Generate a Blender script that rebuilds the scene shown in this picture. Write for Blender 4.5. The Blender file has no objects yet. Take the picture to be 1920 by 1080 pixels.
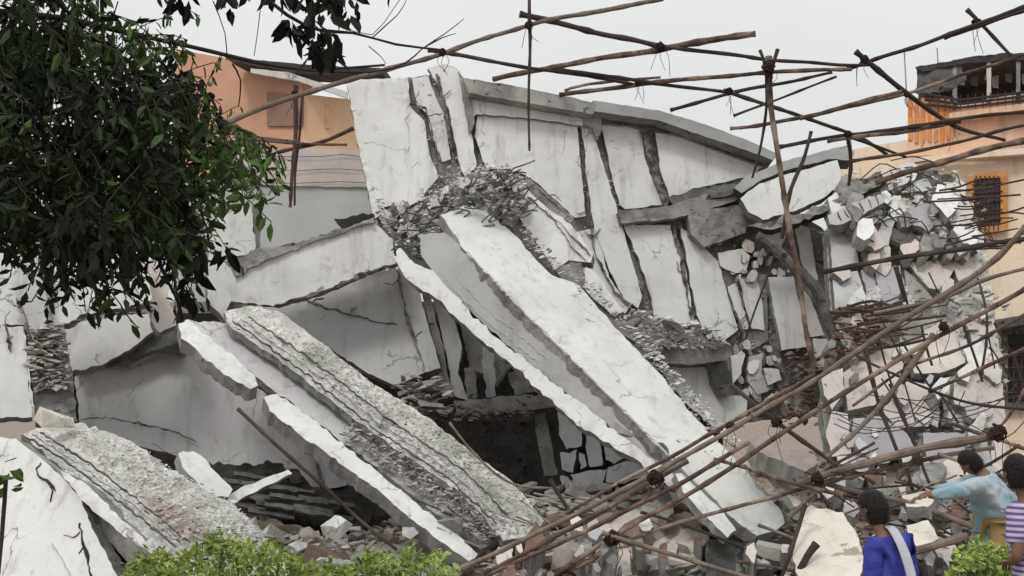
import bpy, bmesh, math, random
import numpy as np
from mathutils import Vector, Matrix, noise
from mathutils.geometry import delaunay_2d_cdt
R = math.radians
random.seed(7); np.random.seed(7)
S = bpy.context.scene
COL = S.collection
# ---------------------------------------------------------------- camera
FPX = 2059.0; PITCH = R(6.0); CZ = 2.2
cam = bpy.data.cameras.new("camera"); cam.lens = FPX/1920*36; cam.sensor_width = 36
cam.clip_start = 0.05; cam.clip_end = 2000
camo = bpy.data.objects.new("camera", cam); COL.objects.link(camo)
camo.location = (0, 0, CZ); camo.rotation_euler = (R(90)+PITCH, 0, 0)
S.camera = camo
# ---------------------------------------------------------------- world (overcast)
SUN_EL, SUN_AZ = 50, 205      # azimuth of the sun, degrees clockwise from +Y
w = bpy.data.worlds.new("World"); S.world = w; w.use_nodes = True
nt = w.node_tree; nt.nodes.clear()
def wn(t): return nt.nodes.new(t)
out = wn('ShaderNodeOutputWorld'); bg = wn('ShaderNodeBackground'); sky = wn('ShaderNodeTexSky')
sky.sky_type = 'NISHITA'; sky.sun_disc = False; sky.sun_elevation = R(SUN_EL); sky.sun_rotation = R(SUN_AZ)
sky.air_density = 1.5; sky.dust_density = 4
hs = wn('ShaderNodeHueSaturation'); hs.inputs['Saturation'].default_value = 0.12
tc = wn('ShaderNodeTexCoord'); sp = wn('ShaderNodeSeparateXYZ'); mr = wn('ShaderNodeMapRange')
mr.inputs['From Min'].default_value = 0.0; mr.inputs['From Max'].default_value = 1.0
mr.inputs['To Min'].default_value = 5.9; mr.inputs['To Max'].default_value = 12.5
mp = wn('ShaderNodeMapping'); mp.inputs['Scale'].default_value = (1, 1, 3)
nz = wn('ShaderNodeTexNoise'); nz.inputs['Scale'].default_value = 1.6; nz.inputs['Detail'].default_value = 4
mr2 = wn('ShaderNodeMapRange'); mr2.inputs['To Min'].default_value = 0.84; mr2.inputs['To Max'].default_value = 1.12
mul = wn('ShaderNodeMath'); mul.operation = 'MULTIPLY'
cb = wn('ShaderNodeCombineColor'); tint = wn('ShaderNodeMix'); tint.data_type = 'RGBA'; tint.blend_type = 'MULTIPLY'
tint.inputs['Factor'].default_value = 1; tint.inputs[7].default_value = (0.985, 1.0, 1.0, 1)
mix = wn('ShaderNodeMix'); mix.data_type = 'RGBA'; mix.inputs['Factor'].default_value = 0.85
L = nt.links.new
L(sky.outputs[0], hs.inputs['Color']); L(tc.outputs['Generated'], sp.inputs[0]); L(sp.outputs['Z'], mr.inputs['Value'])
L(tc.outputs['Generated'], mp.inputs[0]); L(mp.outputs[0], nz.inputs['Vector']); L(nz.outputs[0], mr2.inputs['Value'])
L(mr.outputs[0], mul.inputs[0]); L(mr2.outputs[0], mul.inputs[1])
for i in range(3): L(mul.outputs[0], cb.inputs[i])
L(cb.outputs[0], tint.inputs[6])
L(hs.outputs[0], mix.inputs[6]); L(tint.outputs[2], mix.inputs[7])
L(mix.outputs[2], bg.inputs['Color']); bg.inputs['Strength'].default_value = 0.11
L(bg.outputs[0], out.inputs[0])
sl = bpy.data.lights.new("sun", 'SUN'); sl.energy = 1.1; sl.angle = R(12); sl.color = (1, 0.96, 0.9)
so = bpy.data.objects.new("sun", sl); COL.objects.link(so)
so.location = (10, -10, 20)
d = Vector((math.sin(R(SUN_AZ))*math.cos(R(SUN_EL)), math.cos(R(SUN_AZ))*math.cos(R(SUN_EL)), math.sin(R(SUN_EL))))
so.rotation_euler = d.to_track_quat('Z', 'Y').to_euler()
S.view_settings.view_transform = 'Standard'; S.view_settings.look = 'None'
S.view_settings.exposure = 0.0; S.view_settings.gamma = 1
S.render.engine = 'CYCLES'

# ---------------------------------------------------------------- helpers
cp, spn = math.cos(PITCH), math.sin(PITCH)
def Wp(px, py, Y):
    u = (px-960)/FPX; v = (540-py)/FPX
    y = cp - v*spn; z = spn + v*cp
    k = Y/y
    return Vector((u*k, Y, CZ+z*k))
class Pl:
    """real plane in space given by three sight lines and their distances"""
    def __init__(s, *a):
        M = np.array([[1, p[0], p[1]] for p in a], float); b = np.array([1/p[2] for p in a])
        s.c = np.linalg.solve(M, b)
        A, B, C = [Wp(*p) for p in a]
        n = (B-A).cross(C-A).normalized()
        if n.dot(A-Vector((0, 0, CZ))) < 0: n = -n
        s.n = n                      # pointing away from the viewer
        s.A = A
    def Y(s, px, py): return 1/(s.c[0]+s.c[1]*px+s.c[2]*py)
    def P(s, px, py, off=0.0):
        o = Vector((0, 0, CZ)); d = Wp(px, py, 1)-o
        t = (s.A-o).dot(s.n)/d.dot(s.n)
        return o+d*t+s.n*off
    def off(s, d):
        q = Pl.__new__(Pl); q.c = s.c; q.n = s.n; q.A = s.A+s.n*d
        return q
def link(name, V, F, mats, mi=None, parent=None, smooth=False, tone=None, origin=None):
    V = [Vector(v) for v in V]
    if parent is not None: o = Vector(parent.matrix_parent_origin) if False else ORG[parent.name]
    else:
        if origin is not None: o = Vector(origin)
        else:
            xs = [v.x for v in V]; ys = [v.y for v in V]; zs = [v.z for v in V]
            o = Vector(((min(xs)+max(xs))/2, (min(ys)+max(ys))/2, min(zs)))
    me = bpy.data.meshes.new(name); me.from_pydata([v-o for v in V], [], F)
    if not isinstance(mats, (list, tuple)): mats = [mats]
    for m in mats: me.materials.append(m)
    if mi: me.polygons.foreach_set('material_index', mi)
    if smooth: me.polygons.foreach_set('use_smooth', [True]*len(me.polygons))
    if tone is not None:
        at = me.attributes.new('tone', 'FLOAT', 'POINT'); at.data.foreach_set('value', tone)
    me.update()
    ob = bpy.data.objects.new(name, me); COL.objects.link(ob)
    if parent is None: ob.location = o
    else: ob.parent = parent
    ORG[ob.name] = o
    return ob
ORG = {}
def thing(name, label, cat, loc, group=None):
    o = bpy.data.objects.new(name, None); COL.objects.link(o); o.location = loc; ORG[o.name] = Vector(loc)
    o['label'] = label; o['category'] = cat
    if group: o['group'] = group
    return o
def tag(o, label, cat, group=None):
    o['label'] = label; o['category'] = cat
    if group: o['group'] = group
    return o
def kind(o, k): o['kind'] = k; return o
def jagged(pts, step, jag, seed):
    """resample an outline and roughen it"""
    rnd = random.Random(seed); outp = []
    n = len(pts)
    for i in range(n):
        a = pts[i]; b = pts[(i+1) % n]
        j = jag
        dx, dy = b[0]-a[0], b[1]-a[1]; l = math.hypot(dx, dy)
        if l < 1e-6: continue
        k = max(1, int(l/step)); nx, ny = -dy/l, dx/l
        for q in range(k):
            t = q/k
            e = 0 if q == 0 else jag*(rnd.uniform(-1, 1)*0.6+1.2*noise.noise(Vector(((a[0]+dx*t)*.06, (a[1]+dy*t)*.06, seed*1.7))))
            outp.append((a[0]+dx*t+nx*e, a[1]+dy*t+ny*e))
    return outp
def inside(p, poly):
    x, y = p; c = False; n = len(poly)
    for i in range(n):
        x1, y1 = poly[i]; x2, y2 = poly[i-1]
        if (y1 > y) != (y2 > y) and x < (x2-x1)*(y-y1)/(y2-y1)+x1: c = not c
    return c
SEED = [0]
def panel(name, pts, pl, th, mats, parent=None, jag=1.7, step=9, grid=14, rel=0.012, rfreq=2.0, chip=0.0, smooth=False):
    """broken sheet: outline with torn edge, uneven face, real thickness"""
    SEED[0] += 1; sd = SEED[0]; rnd = random.Random(sd)
    ol = jagged(pts, step, jag, sd)
    n = len(ol)
    vs = [Vector(p) for p in ol]; ed = [(i, (i+1) % n) for i in range(n)]
    x0 = min(p[0] for p in ol); x1 = max(p[0] for p in ol); y0 = min(p[1] for p in ol); y1 = max(p[1] for p in ol)
    y = y0+grid/2
    while y < y1:
        x = x0+grid/2
        while x < x1:
            q = (x+rnd.uniform(-.4, .4)*grid, y+rnd.uniform(-.4, .4)*grid)
            if inside(q, ol): vs.append(Vector(q))
            x += grid
        y += grid
    v2, e2, f2, *_ = delaunay_2d_cdt(vs, ed, [], 1, 1e-4)
    v2 = [tuple(v) for v in v2]
    cnt = {}
    f2 = [list(f) for f in f2]
    # orient towards viewer
    F = []
    for f in f2:
        a, b, c = [Vector((v2[i][0], v2[i][1], 0)) for i in f[:3]]
        if (b-a).cross(c-a).z > 0: f = f[::-1]   # image y is down
        F.append(f)
    for f in F:
        for i in range(len(f)):
            cnt[(f[i], f[(i+1) % len(f)])] = 1
    bound = [e for e in cnt if (e[1], e[0]) not in cnt]
    bset = set(i for e in bound for i in e)
    V = []
    for i, (px, py) in enumerate(v2):
        p = pl.P(px, py)
        nn = noise.fractal(p*rfreq+Vector((sd, 0, 0)), 1.0, 2.0, 4)
        o = rel*nn*(0.4 if i in bset else 1.0)
        if chip and i in bset: o += rnd.random()*chip*.4
        V.append(p+pl.n*o)
    mi = [0]*len(F)
    nf = len(V)
    remap = {}
    for i in sorted(bset):
        remap[i] = len(V); V.append(V[i]+pl.n*th*(1+0.1*rnd.uniform(-1, 1)))
    for a, b in bound:
        F.append([b, a, remap[a], remap[b]]); mi.append(1)
    # closed back: tessellate from back boundary copies of the interior
    back = {}
    for i in range(nf):
        if i in remap: back[i] = remap[i]
        else: back[i] = len(V); V.append(V[i]+pl.n*th)
    for f in F[:len(mi)-len(bound)]:
        F.append([back[i] for i in f][::-1]); mi.append(1)
    if not isinstance(mats, (list, tuple)): mats = [mats, mats]
    return link(name, V, F, list(mats), mi, parent, smooth)
# chunk templates
def _tmpl(seed, flat=False):
    rnd = random.Random(seed); bm = bmesh.new()
    for i in range(13):
        v = Vector((rnd.uniform(-1, 1), rnd.uniform(-1, 1), rnd.uniform(-1, 1)))
        m = max(abs(v.x), abs(v.y), abs(v.z)); v = v/m*rnd.uniform(.75, 1)
        bm.verts.new(v)
    r = bmesh.ops.convex_hull(bm, input=bm.verts)
    bmesh.ops.delete(bm, geom=[v for v in bm.verts if not v.link_faces], context='VERTS')
    bm.verts.index_update()
    o = ([v.co.copy() for v in bm.verts], [[v.index for v in f.verts] for f in bm.faces]); bm.free(); return o
TM = [_tmpl(s) for s in range(16)]
def add_chunk(V, F, p, size, rnd, flat=1.0, T=None, tone=None, tv=None):
    tv_, tf = rnd.choice(TM); b = len(V)
    M = Matrix.Rotation(rnd.uniform(0, 6.3), 3, 'X') @ Matrix.Rotation(rnd.uniform(0, 6.3), 3, 'Y') @ Matrix.Rotation(rnd.uniform(0, 6.3), 3, 'Z') if flat > .8 else \
        Matrix.Rotation(rnd.uniform(-.5, .5), 3, 'X') @ Matrix.Rotation(rnd.uniform(-.5, .5), 3, 'Y') @ Matrix.Rotation(rnd.uniform(0, 6.3), 3, 'Z')
    s = Vector((size*rnd.uniform(.7, 1.9), size*rnd.uniform(.35, 1), size*rnd.uniform(.25, .9)*flat))
    for v in tv_: V.append(p+M @ Vector((v.x*s.x, v.y*s.y, v.z*s.z)))
    for f in tf: F.append([b+i for i in f])
    if tone is not None:
        t = rnd.random(); tone += [t]*len(tv_)
def scatter(name, poly, pl, n, smin, smax, mat, parent, lift=0.0, flat=0.5, seed=1, stuff=True):
    """loose broken bits lying over an area"""
    rnd = random.Random(seed); V = []; F = []; tone = []
    x0 = min(p[0] for p in poly); x1 = max(p[0] for p in poly); y0 = min(p[1] for p in poly); y1 = max(p[1] for p in poly)
    k = 0
    while k < n:
        q = (rnd.uniform(x0, x1), rnd.uniform(y0, y1))
        if not inside(q, poly): continue
        s = smin+(smax-smin)*rnd.random()**2.5
        add_chunk(V, F, pl.P(q[0], q[1], -lift*rnd.random()), s, rnd, flat, tone=tone); k += 1
    o = link(name, V, F, mat, None, parent, tone=tone)
    if stuff: kind(o, 'stuff')
    return o
def tube(V, F, path, rad, sides=7, cap=True):
    n = len(path); b0 = len(V)
    for i, p in enumerate(path):
        t = (path[min(i+1, n-1)]-path[max(i-1, 0)]).normalized()
        u = t.cross(Vector((0.13, 0.31, 0.94))).normalized(); v = t.cross(u)
        r = rad[i] if isinstance(rad, (list, tuple)) else rad
        for k in range(sides):
            a = 2*math.pi*k/sides; V.append(p+(u*math.cos(a)+v*math.sin(a))*r)
    for i in range(n-1):
        for k in range(sides):
            a = b0+i*sides+k; b = b0+i*sides+(k+1) % sides
            F.append([a, b, b+sides, a+sides])
    if cap:
        F.append([b0+k for k in range(sides)][::-1]); F.append([b0+(n-1)*sides+k for k in range(sides)])
def densify(ctrl, stepm, wob, seed):
    """smooth path through 3D control points with slight crookedness"""
    rnd = random.Random(seed); pts = []
    n = len(ctrl)
    for i in range(n-1):
        p0 = ctrl[max(i-1, 0)]; p1 = ctrl[i]; p2 = ctrl[i+1]; p3 = ctrl[min(i+2, n-1)]
        k = max(2, int((p2-p1).length/stepm))
        for q in range(k):
            t = q/k
            pts.append(0.5*((2*p1)+(p2-p0)*t+(2*p0-5*p1+4*p2-p3)*t*t+(3*p1-p0-3*p2+p3)*t**3))
    pts.append(ctrl[-1].copy())
    return [p+Vector((noise.noise(p*1.3+Vector((seed, 0, 0))), noise.noise(p*1.3+Vector((0, seed, 5))), noise.noise(p*1.3+Vector((9, 0, seed)))))*wob for p in pts]
# ---------------------------------------------------------------- materials
def mat(name, c1, c2=None, scale=3.0, rough=0.85, bump=0.3, bscale=18, specks=None, spth=0.62, spscale=9, c3=None, c3scale=0.7, c3th=(.45, .7), tone=None, stretch=None, spec=0.3, detail=6, streak=0.0, hair=0.0, flake=None):
    m = bpy.data.materials.new(name); m.use_nodes = True; t = m.node_tree; ns = t.nodes; lk = t.links.new
    b = ns['Principled BSDF']; b.inputs['Roughness'].default_value = rough
    b.inputs['Specular IOR Level'].default_value = spec
    tcn = ns.new('ShaderNodeNewGeometry')
    vec = tcn.outputs['Position']
    if stretch:
        mpn = ns.new('ShaderNodeMapping'); mpn.inputs['Scale'].default_value = stretch; lk(vec, mpn.inputs[0]); vec = mpn.outputs[0]
    def nzz(s, d=detail, r=0.6):
        q = ns.new('ShaderNodeTexNoise'); q.inputs['Scale'].default_value = s; q.inputs['Detail'].default_value = d; q.inputs['Roughness'].default_value = r
        lk(vec, q.inputs['Vector']); return q.outputs[0]
    def rng(s, a, bb):
        q = ns.new('ShaderNodeMapRange'); q.interpolation_type = 'SMOOTHSTEP'; q.inputs['From Min'].default_value = a; q.inputs['From Max'].default_value = bb; lk(s, q.inputs[0]); return q.outputs[0]
    def mx(f, a, c):
        q = ns.new('ShaderNodeMix'); q.data_type = 'RGBA'
        if isinstance(f, float): q.inputs[0].default_value = f
        else: lk(f, q.inputs[0])
        for ii, cc in ((6, a), (7, c)):
            if isinstance(cc, tuple): q.inputs[ii].default_value = (*cc, 1)
            else: lk(cc, q.inputs[ii])
        return q.outputs[2]
    col = c1
    if c2: col = mx(rng(nzz(scale), .35, .65), c1, c2)
    if c3: col = mx(rng(nzz(c3scale, 5), *c3th), col, c3)
    if specks: col = mx(rng(nzz(spscale, 8, .7), spth, spth+.04), col, specks)
    if flake:
        col = mx(rng(nzz(1.9, 9, .62), flake[1], flake[1]+.012), col, flake[0])
    if streak:
        mp2 = ns.new('ShaderNodeMapping'); mp2.inputs['Scale'].default_value = (5, 5, .7); lk(tcn.outputs['Position'], mp2.inputs[0])
        q = ns.new('ShaderNodeTexNoise'); q.inputs['Scale'].default_value = 1; q.inputs['Detail'].default_value = 6; q.inputs['Roughness'].default_value = .65; lk(mp2.outputs[0], q.inputs['Vector'])
        f1 = ns.new('ShaderNodeMath'); f1.operation = 'MULTIPLY'; lk(rng(q.outputs[0], .5, .75), f1.inputs[0]); f1.inputs[1].default_value = streak
        col = mx(f1.outputs[0], col, (.24, .22, .19))
        f2 = ns.new('ShaderNodeMath'); f2.operation = 'MULTIPLY'; lk(rng(nzz(3.4, 10, .75), .56, .66), f2.inputs[0]); f2.inputs[1].default_value = streak*.8
        col = mx(f2.outputs[0], col, (.33, .31, .28))
    if hair:
        mxv = ns.new('ShaderNodeVectorMath'); mxv.operation = 'MULTIPLY_ADD'
        nq = ns.new('ShaderNodeTexNoise'); nq.inputs['Scale'].default_value = 3; nq.inputs['Detail'].default_value = 6; lk(vec, nq.inputs['Vector'])
        lk(nq.outputs['Color'], mxv.inputs[0]); mxv.inputs[1].default_value = (.5, .5, .5); lk(vec, mxv.inputs[2])
        vo = ns.new('ShaderNodeTexVoronoi'); vo.feature = 'DISTANCE_TO_EDGE'; vo.inputs['Scale'].default_value = hair; lk(mxv.outputs[0], vo.inputs['Vector'])
        e1 = rng(vo.outputs['Distance'], .012, .003); e2 = rng(nzz(1.1, 4), .50, .58)
        f3 = ns.new('ShaderNodeMath'); f3.operation = 'MULTIPLY'; lk(e1, f3.inputs[0]); lk(e2, f3.inputs[1])
        f4 = ns.new('ShaderNodeMath'); f4.operation = 'MULTIPLY'; lk(f3.outputs[0], f4.inputs[0]); f4.inputs[1].default_value = .6
        col = mx(f4.outputs[0], col, (.11, .10, .09))
    if tone:
        at = ns.new('ShaderNodeAttribute'); at.attribute_name = 'tone'
        col = mx(at.outputs['Fac'], col, tone)
    if isinstance(col, tuple): b.inputs['Base Color'].default_value = (*col, 1)
    else: lk(col, b.inputs['Base Color'])
    if bump:
        bn = ns.new('ShaderNodeBump'); bn.inputs['Strength'].default_value = bump; bn.inputs['Distance'].default_value = 0.03
        lk(nzz(bscale, 8, .65), bn.inputs['Height']); lk(bn.outputs[0], b.inputs['Normal'])
    return m
PLAS = mat('plaster_white', (.78, .78, .765), (.70, .70, .685), .9, .9, .22, 14, streak=.5, hair=.9, flake=((.36,.35,.33),.70), specks=(.30, .29, .27), spth=.70, spscale=3.2, c3=(.50, .50, .47), c3scale=.45, c3th=(.55, .8))
PLASB = mat('plaster_bright', (.70, .70, .68), (.62, .62, .60), 1.3, .9, .25, 16, streak=.42, hair=1.1, flake=((.40,.39,.37),.69), specks=(.35, .34, .32), spth=.69, spscale=4.0, c3=(.6, .6, .58), c3scale=.6, c3th=(.55, .8))
PLASG = mat('plaster_grey', (.58, .58, .58), (.50, .50, .495), .7, .9, .2, 14, streak=.5, hair=.8, flake=((.28,.27,.25),.69), specks=(.2, .2, .19), spth=.70, spscale=4, c3=(.52, .50, .52), c3scale=.4)
PLASW = mat('plaster_warm', (.70, .64, .58), (.60, .54, .51), .8, .9, .3, 14, streak=.6, hair=1.6, flake=((.26,.22,.19),.64), specks=(.2, .17, .15), spth=.63, spscale=3, c3=(.55, .50, .50), c3scale=.6)
CONC = mat('concrete', (.30, .29, .275), (.19, .185, .175), 4, .95, .8, 22, specks=(.07, .065, .06), spth=.60, spscale=7, c3=(.40, .39, .37), c3scale=1.5)
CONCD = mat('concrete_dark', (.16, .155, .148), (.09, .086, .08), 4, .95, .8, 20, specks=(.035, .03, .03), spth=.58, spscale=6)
RUB = mat('rubble', (.28, .25, .225), (.42, .385, .35), 5, .95, .7, 25, tone=(.50, .48, .45), specks=(.08, .07, .06), spth=.6, spscale=10)
RUBW = mat('rubble_light', (.34, .33, .31), (.60, .59, .57), 7, .95, .8, 25, tone=(.6, .59, .57), specks=(.10, .09, .08), spth=.56, spscale=8)
CRUST = mat('crusted_concrete', (.46, .45, .42), (.78, .77, .74), 16, .95, .8, 30, tone=(.74, .73, .70), specks=(.05, .045, .04), spth=.585, spscale=18, c3=(.42, .42, .385), c3scale=2)
CRK = mat('crack_shade', (.24, .23, .21), (.045, .04, .04), 9, .95, .6, 25)  # grey crumble, with the shadow inside cracks painted near-black
ROOFC = mat('roof_concrete', (.36, .37, .365), (.29, .30, .29), 2, .95, .3, 18)
BRICK = mat('brick_rubble', (.24, .14, .11), (.14, .09, .07), 7, .95, .8, 20, tone=(.30, .25, .22))
DARK = mat('hollow_dark', (.05, .047, .042), (.03, .028, .025), 3, .95, .5, 12)  # near-black colour standing in for shade in gaps and hollows
DIRT = mat('dirt', (.22, .17, .14), (.34, .28, .24), 2.0, .97, .9, 12, specks=(.07, .06, .05), spth=.56, spscale=5)
BAM = mat('bamboo_brown', (.16, .10, .08), (.06, .04, .036), 5, .75, .5, 30, specks=(.035, .025, .02), spth=.58, spscale=12, c3=(.30, .23, .18), c3scale=1.6, c3th=(.5, .62))
BAML = mat('bamboo_pale', (.26, .21, .17), (.13, .10, .085), 5, .75, .5, 30, specks=(.06, .045, .04), spth=.6, spscale=12, c3=(.16, .12, .1), c3scale=1.2)
BAMD = mat('bamboo_dark', (.055, .042, .038), (.03, .024, .022), 6, .8, .5, 30, c3=(.11, .08, .065), c3scale=1.5)
ROPE = mat('rope_dark', (.05, .025, .022), (.03, .02, .02), 20, .95, .6, 60)
IRON = mat('rusty_iron', (.10, .055, .045), (.05, .035, .03), 9, .8, .4, 40)
WIRE = mat('wire_dark', (.045, .04, .038), None, rough=.7, bump=0)
PEACH = mat('paint_peach', (.88, .60, .43), (.82, .53, .37), 1.2, .9, .1, 10, streak=.4, c3=(.55, .38, .30), c3scale=.5)
SALMON = mat('paint_salmon', (.62, .36, .25), (.55, .32, .22), 1.2, .9, .1, 10)
APRIC = mat('paint_apricot', (.90, .62, .40), (.84, .56, .36), 1.2, .9, .1, 10)
CREAM = mat('paint_cream', (.88, .77, .60), (.84, .70, .55), 1, .9, .15, 10, streak=.35,  c3=(.86, .64, .46), c3scale=.3)
ORANGE = mat('paint_orange', (.80, .36, .12), (.60, .22, .08), 3, .8, .2, 10, specks=(.75, .5, .3), spth=.6, spscale=4)
ORFR = mat('window_orange', (.60, .30, .10), (.48, .22, .07), 4, .7, .2, 20)
GREYW = mat('grey_wall', (.50, .51, .51), (.42, .43, .43), .8, .9, .2, 10, stretch=(1, 1, 1))
CORR = mat('corrugated', (.60, .53, .50), (.50, .45, .43), 2, .7, .3, 20)
TARP = mat('tarpaulin', (.03, .028, .03), (.06, .05, .05), 3, .7, .5, 12)
GLASS = mat('window_dark', (.03, .028, .03), None, rough=.2, bump=0, spec=.5)
GRASSM = mat('weeds', (.08, .13, .04), (.05, .09, .03), 2, .9, .3, 20)
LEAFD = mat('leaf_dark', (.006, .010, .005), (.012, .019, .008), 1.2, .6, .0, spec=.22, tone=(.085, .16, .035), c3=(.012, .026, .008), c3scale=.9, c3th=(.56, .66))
LEAFS = mat('leaf_silhouette', (.006, .008, .006), (.012, .015, .01), 1.5, .7, .0, spec=.15)
LEAFG = mat('leaf_bright', (.07, .15, .03), (.04, .09, .02), 2.5, .6, .0, tone=(.46, .56, .13))
BARK = mat('bark', (.05, .04, .033), (.03, .024, .02), 6, .9, .6, 30)
SKIN = mat('skin', (.22, .12, .08), (.19, .10, .07), 9, .6, .05, 40)
HAIR = mat('hair', (.012, .008, .008), (.02, .013, .012), 40, .6, .6, 60)
BLUE = mat('shirt_blue', (.06, .07, .40), (.035, .04, .24), 7, .85, .8, 16, specks=(.22, .26, .60), spth=.63, spscale=9)
TEAL = mat('shirt_pale', (.40, .46, .50), (.16, .32, .38), 2.2, .85, .4, 14)
WHITE = mat('cloth_white', (.54, .54, .60), (.44, .44, .52), 6, .9, .3, 20)
TROUS = mat('trousers', (.10, .085, .07), (.07, .06, .05), 5, .9, .3, 14)
TROUK = mat('trousers_khaki', (.38, .27, .13), (.30, .21, .10), 5, .9, .3, 14)
# striped cloth
def striped():
    m = bpy.data.materials.new('cloth_striped'); m.use_nodes = True; t = m.node_tree; b = t.nodes['Principled BSDF']
    g = t.nodes.new('ShaderNodeNewGeometry'); s = t.nodes.new('ShaderNodeTexWave'); s.bands_direction = 'Z'; s.inputs['Scale'].default_value = 9; s.inputs['Distortion'].default_value = .6
    t.links.new(g.outputs['Position'], s.inputs['Vector'])
    r = t.nodes.new('ShaderNodeValToRGB'); r.color_ramp.elements[0].color = (.13, .08, .26, 1); r.color_ramp.elements[1].color = (.50, .45, .56, 1)
    r.color_ramp.elements[0].position = .4; r.color_ramp.elements[1].position = .55
    t.links.new(s.outputs['Color'], r.inputs[0]); t.links.new(r.outputs[0], b.inputs['Base Color']); b.inputs['Roughness'].default_value = .9
    return m
STRIPE = striped()
# ================================================================ GROUND
def gz(x, y):
    z = 1.35*math.exp(-((x-5.2)/3.2)**2-((y-16.2)/2.6)**2)+.6*math.exp(-((x-.5)/3.5)**2-((y-15.6)/2.0)**2)+.5*math.exp(-((x+6)/3)**2-((y-13.5)/2.2)**2)
    z += .06*noise.fractal(Vector((x*.8, y*.8, 1)), 1, 2, 4) if 2 < y < 40 and abs(x) < 25 else 0
    return z
def ground():
    V = []; F = []
    def axis(f, far, d):
        a = [-far, -150, -60, -30]; x = f[0]
        while x < f[1]: a.append(x); x += d
        return a+[30, 60, 150, far]
    xs = axis((-16, 16), 900, .22); ys = [-900, -150, -40, -10]+[y*.22 for y in range(0, 130)]+[32, 40, 60, 150, 900]
    for y in ys:
        for x in xs:
            n = gz(x, y)
            if abs(x) < 14 and 8 < y < 22: n += .10*noise.fractal(Vector((x*3, y*3, 4)), 1, 2, 4)
            V.append(Vector((x, y, n)))
    nx = len(xs)
    for j in range(len(ys)-1):
        for i in range(nx-1):
            a = j*nx+i; F.append([a, a+1, a+nx+1, a+nx])
    return kind(link('ground', V, F, DIRT, smooth=True, origin=(0, 0, 0)), 'structure')
ground()

# ================================================================ BACKGROUND BUILDINGS
# left: salmon and apricot house
q = thing('orange_house', 'salmon and apricot painted house behind the tree and collapsed wall', 'house', Wp(520, 600, 25))
PO = Pl((400, 120, 25.6), (567, 235, 24), (400, 300, 25.6)); PO2 = Pl((567, 180, 24), (680, 180, 25.2), (567, 300, 24))
panel('side_wall', [(330, 92), (440, 112), (567, 152), (567, 700), (330, 700)], PO, .3, SALMON, q, jag=.3, rel=.01, grid=40)
panel('front_wall', [(567, 176), (690, 190), (690, 700), (567, 700)], PO2, .3, APRIC, q, jag=.3, rel=.01, grid=40)
panel('recess_shade', [(500, 172), (567, 178), (567, 236), (500, 236)], PO.off(-.06), .05, mat('salmon_shade', (.30, .19, .15), (.26, .17, .14)), q, jag=.3, rel=0, grid=30)  # flat panel; shade of a recess painted as darker salmon
panel('roof_edge', [(420, 106), (560, 120), (720, 128), (720, 140), (560, 138), (440, 116)], Pl((400, 120, 24), (700, 130, 23.8), (500, 200, 24)), .9, TARP, q, jag=1, rel=.02)
panel('fascia', [(470, 128), (540, 135), (650, 172), (650, 184), (560, 152), (470, 136)], Pl((400, 120, 23.9), (700, 130, 23.7), (500, 200, 23.9)), .12, PLASB, q, jag=.6, rel=0)
panel('wall_column', [(614, 196), (620, 197), (620, 240), (614, 240)], PO2.off(-.08), .07, mat('ochre', (.80, .54, .30), (.74, .48, .27)), q, jag=.2, rel=0, grid=20)
# grey wall below it
q = thing('grey_shed', 'plain grey wall with rusty corrugated band above, behind the sloping beam', 'shed', Wp(590, 700, 21))
PG = Pl((480, 300, 21), (700, 300, 21), (500, 600, 21))
panel('wall', [(330, 342), (720, 350), (720, 700), (330, 700)], PG, .3, GREYW, q, jag=.5, rel=.01, grid=40)
panel('corrugated_band', [(430, 276), (720, 282), (720, 352), (430, 346)], PG.off(-.05), .06, CORR, q, jag=1.0, rel=.008, grid=20)
V = []; F = []
for k in range(0, 5, 2):
    tube(V, F, densify([Wp(440, 288+k*13, 20.9), Wp(560, 296+k*12, 20.9), Wp(640, 290+k*13, 20.9), Wp(710, 300+k*12, 20.9)], .3, .04, k), .006, 5)
link('sagging_wires', V, F, WIRE, parent=q)

# right: peach house with terrace
q = thing('peach_house', 'peach and cream house with covered roof terrace and orange window on the right', 'house', Wp(1780, 900, 24))
PR1 = Pl((1600, 300, 24.6), (1920, 300, 23), (1600, 800, 24.6))
panel('wall', [(1702, 205), (2150, 150), (2150, 960), (1560, 960), (1560, 330), (1590, 282), (1702, 262)], PR1, .4, CREAM, q, jag=.3, rel=.015, grid=50)
panel('upper_wall', [(1702, 186), (1790, 196), (1960, 168), (2150, 150), (2150, 285), (1702, 292)], PR1.off(-.12), .11, PEACH, q, jag=.3, rel=.01, grid=50)
for k in range(7):
    x = 1703+k*12
    panel('orange_stripe', [(x, 182+k*.5), (x+7, 183+k*.5), (x+7, 262+5*(k % 2)), (x, 262+6*(k % 3))], PR1.off(-.17), .045, ORANGE, q, jag=1.2, rel=0, grid=20)
panel('ledge', [(1780, 212), (2100, 170), (2100, 182), (1780, 224)], PR1.off(-.45), .32, PEACH, q, jag=.2, rel=0, grid=30)
panel('ledge', [(1702, 296), (2100, 262), (2100, 274), (1702, 306)], PR1.off(-.35), .2, CREAM, q, jag=.2, rel=0, grid=30)
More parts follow.
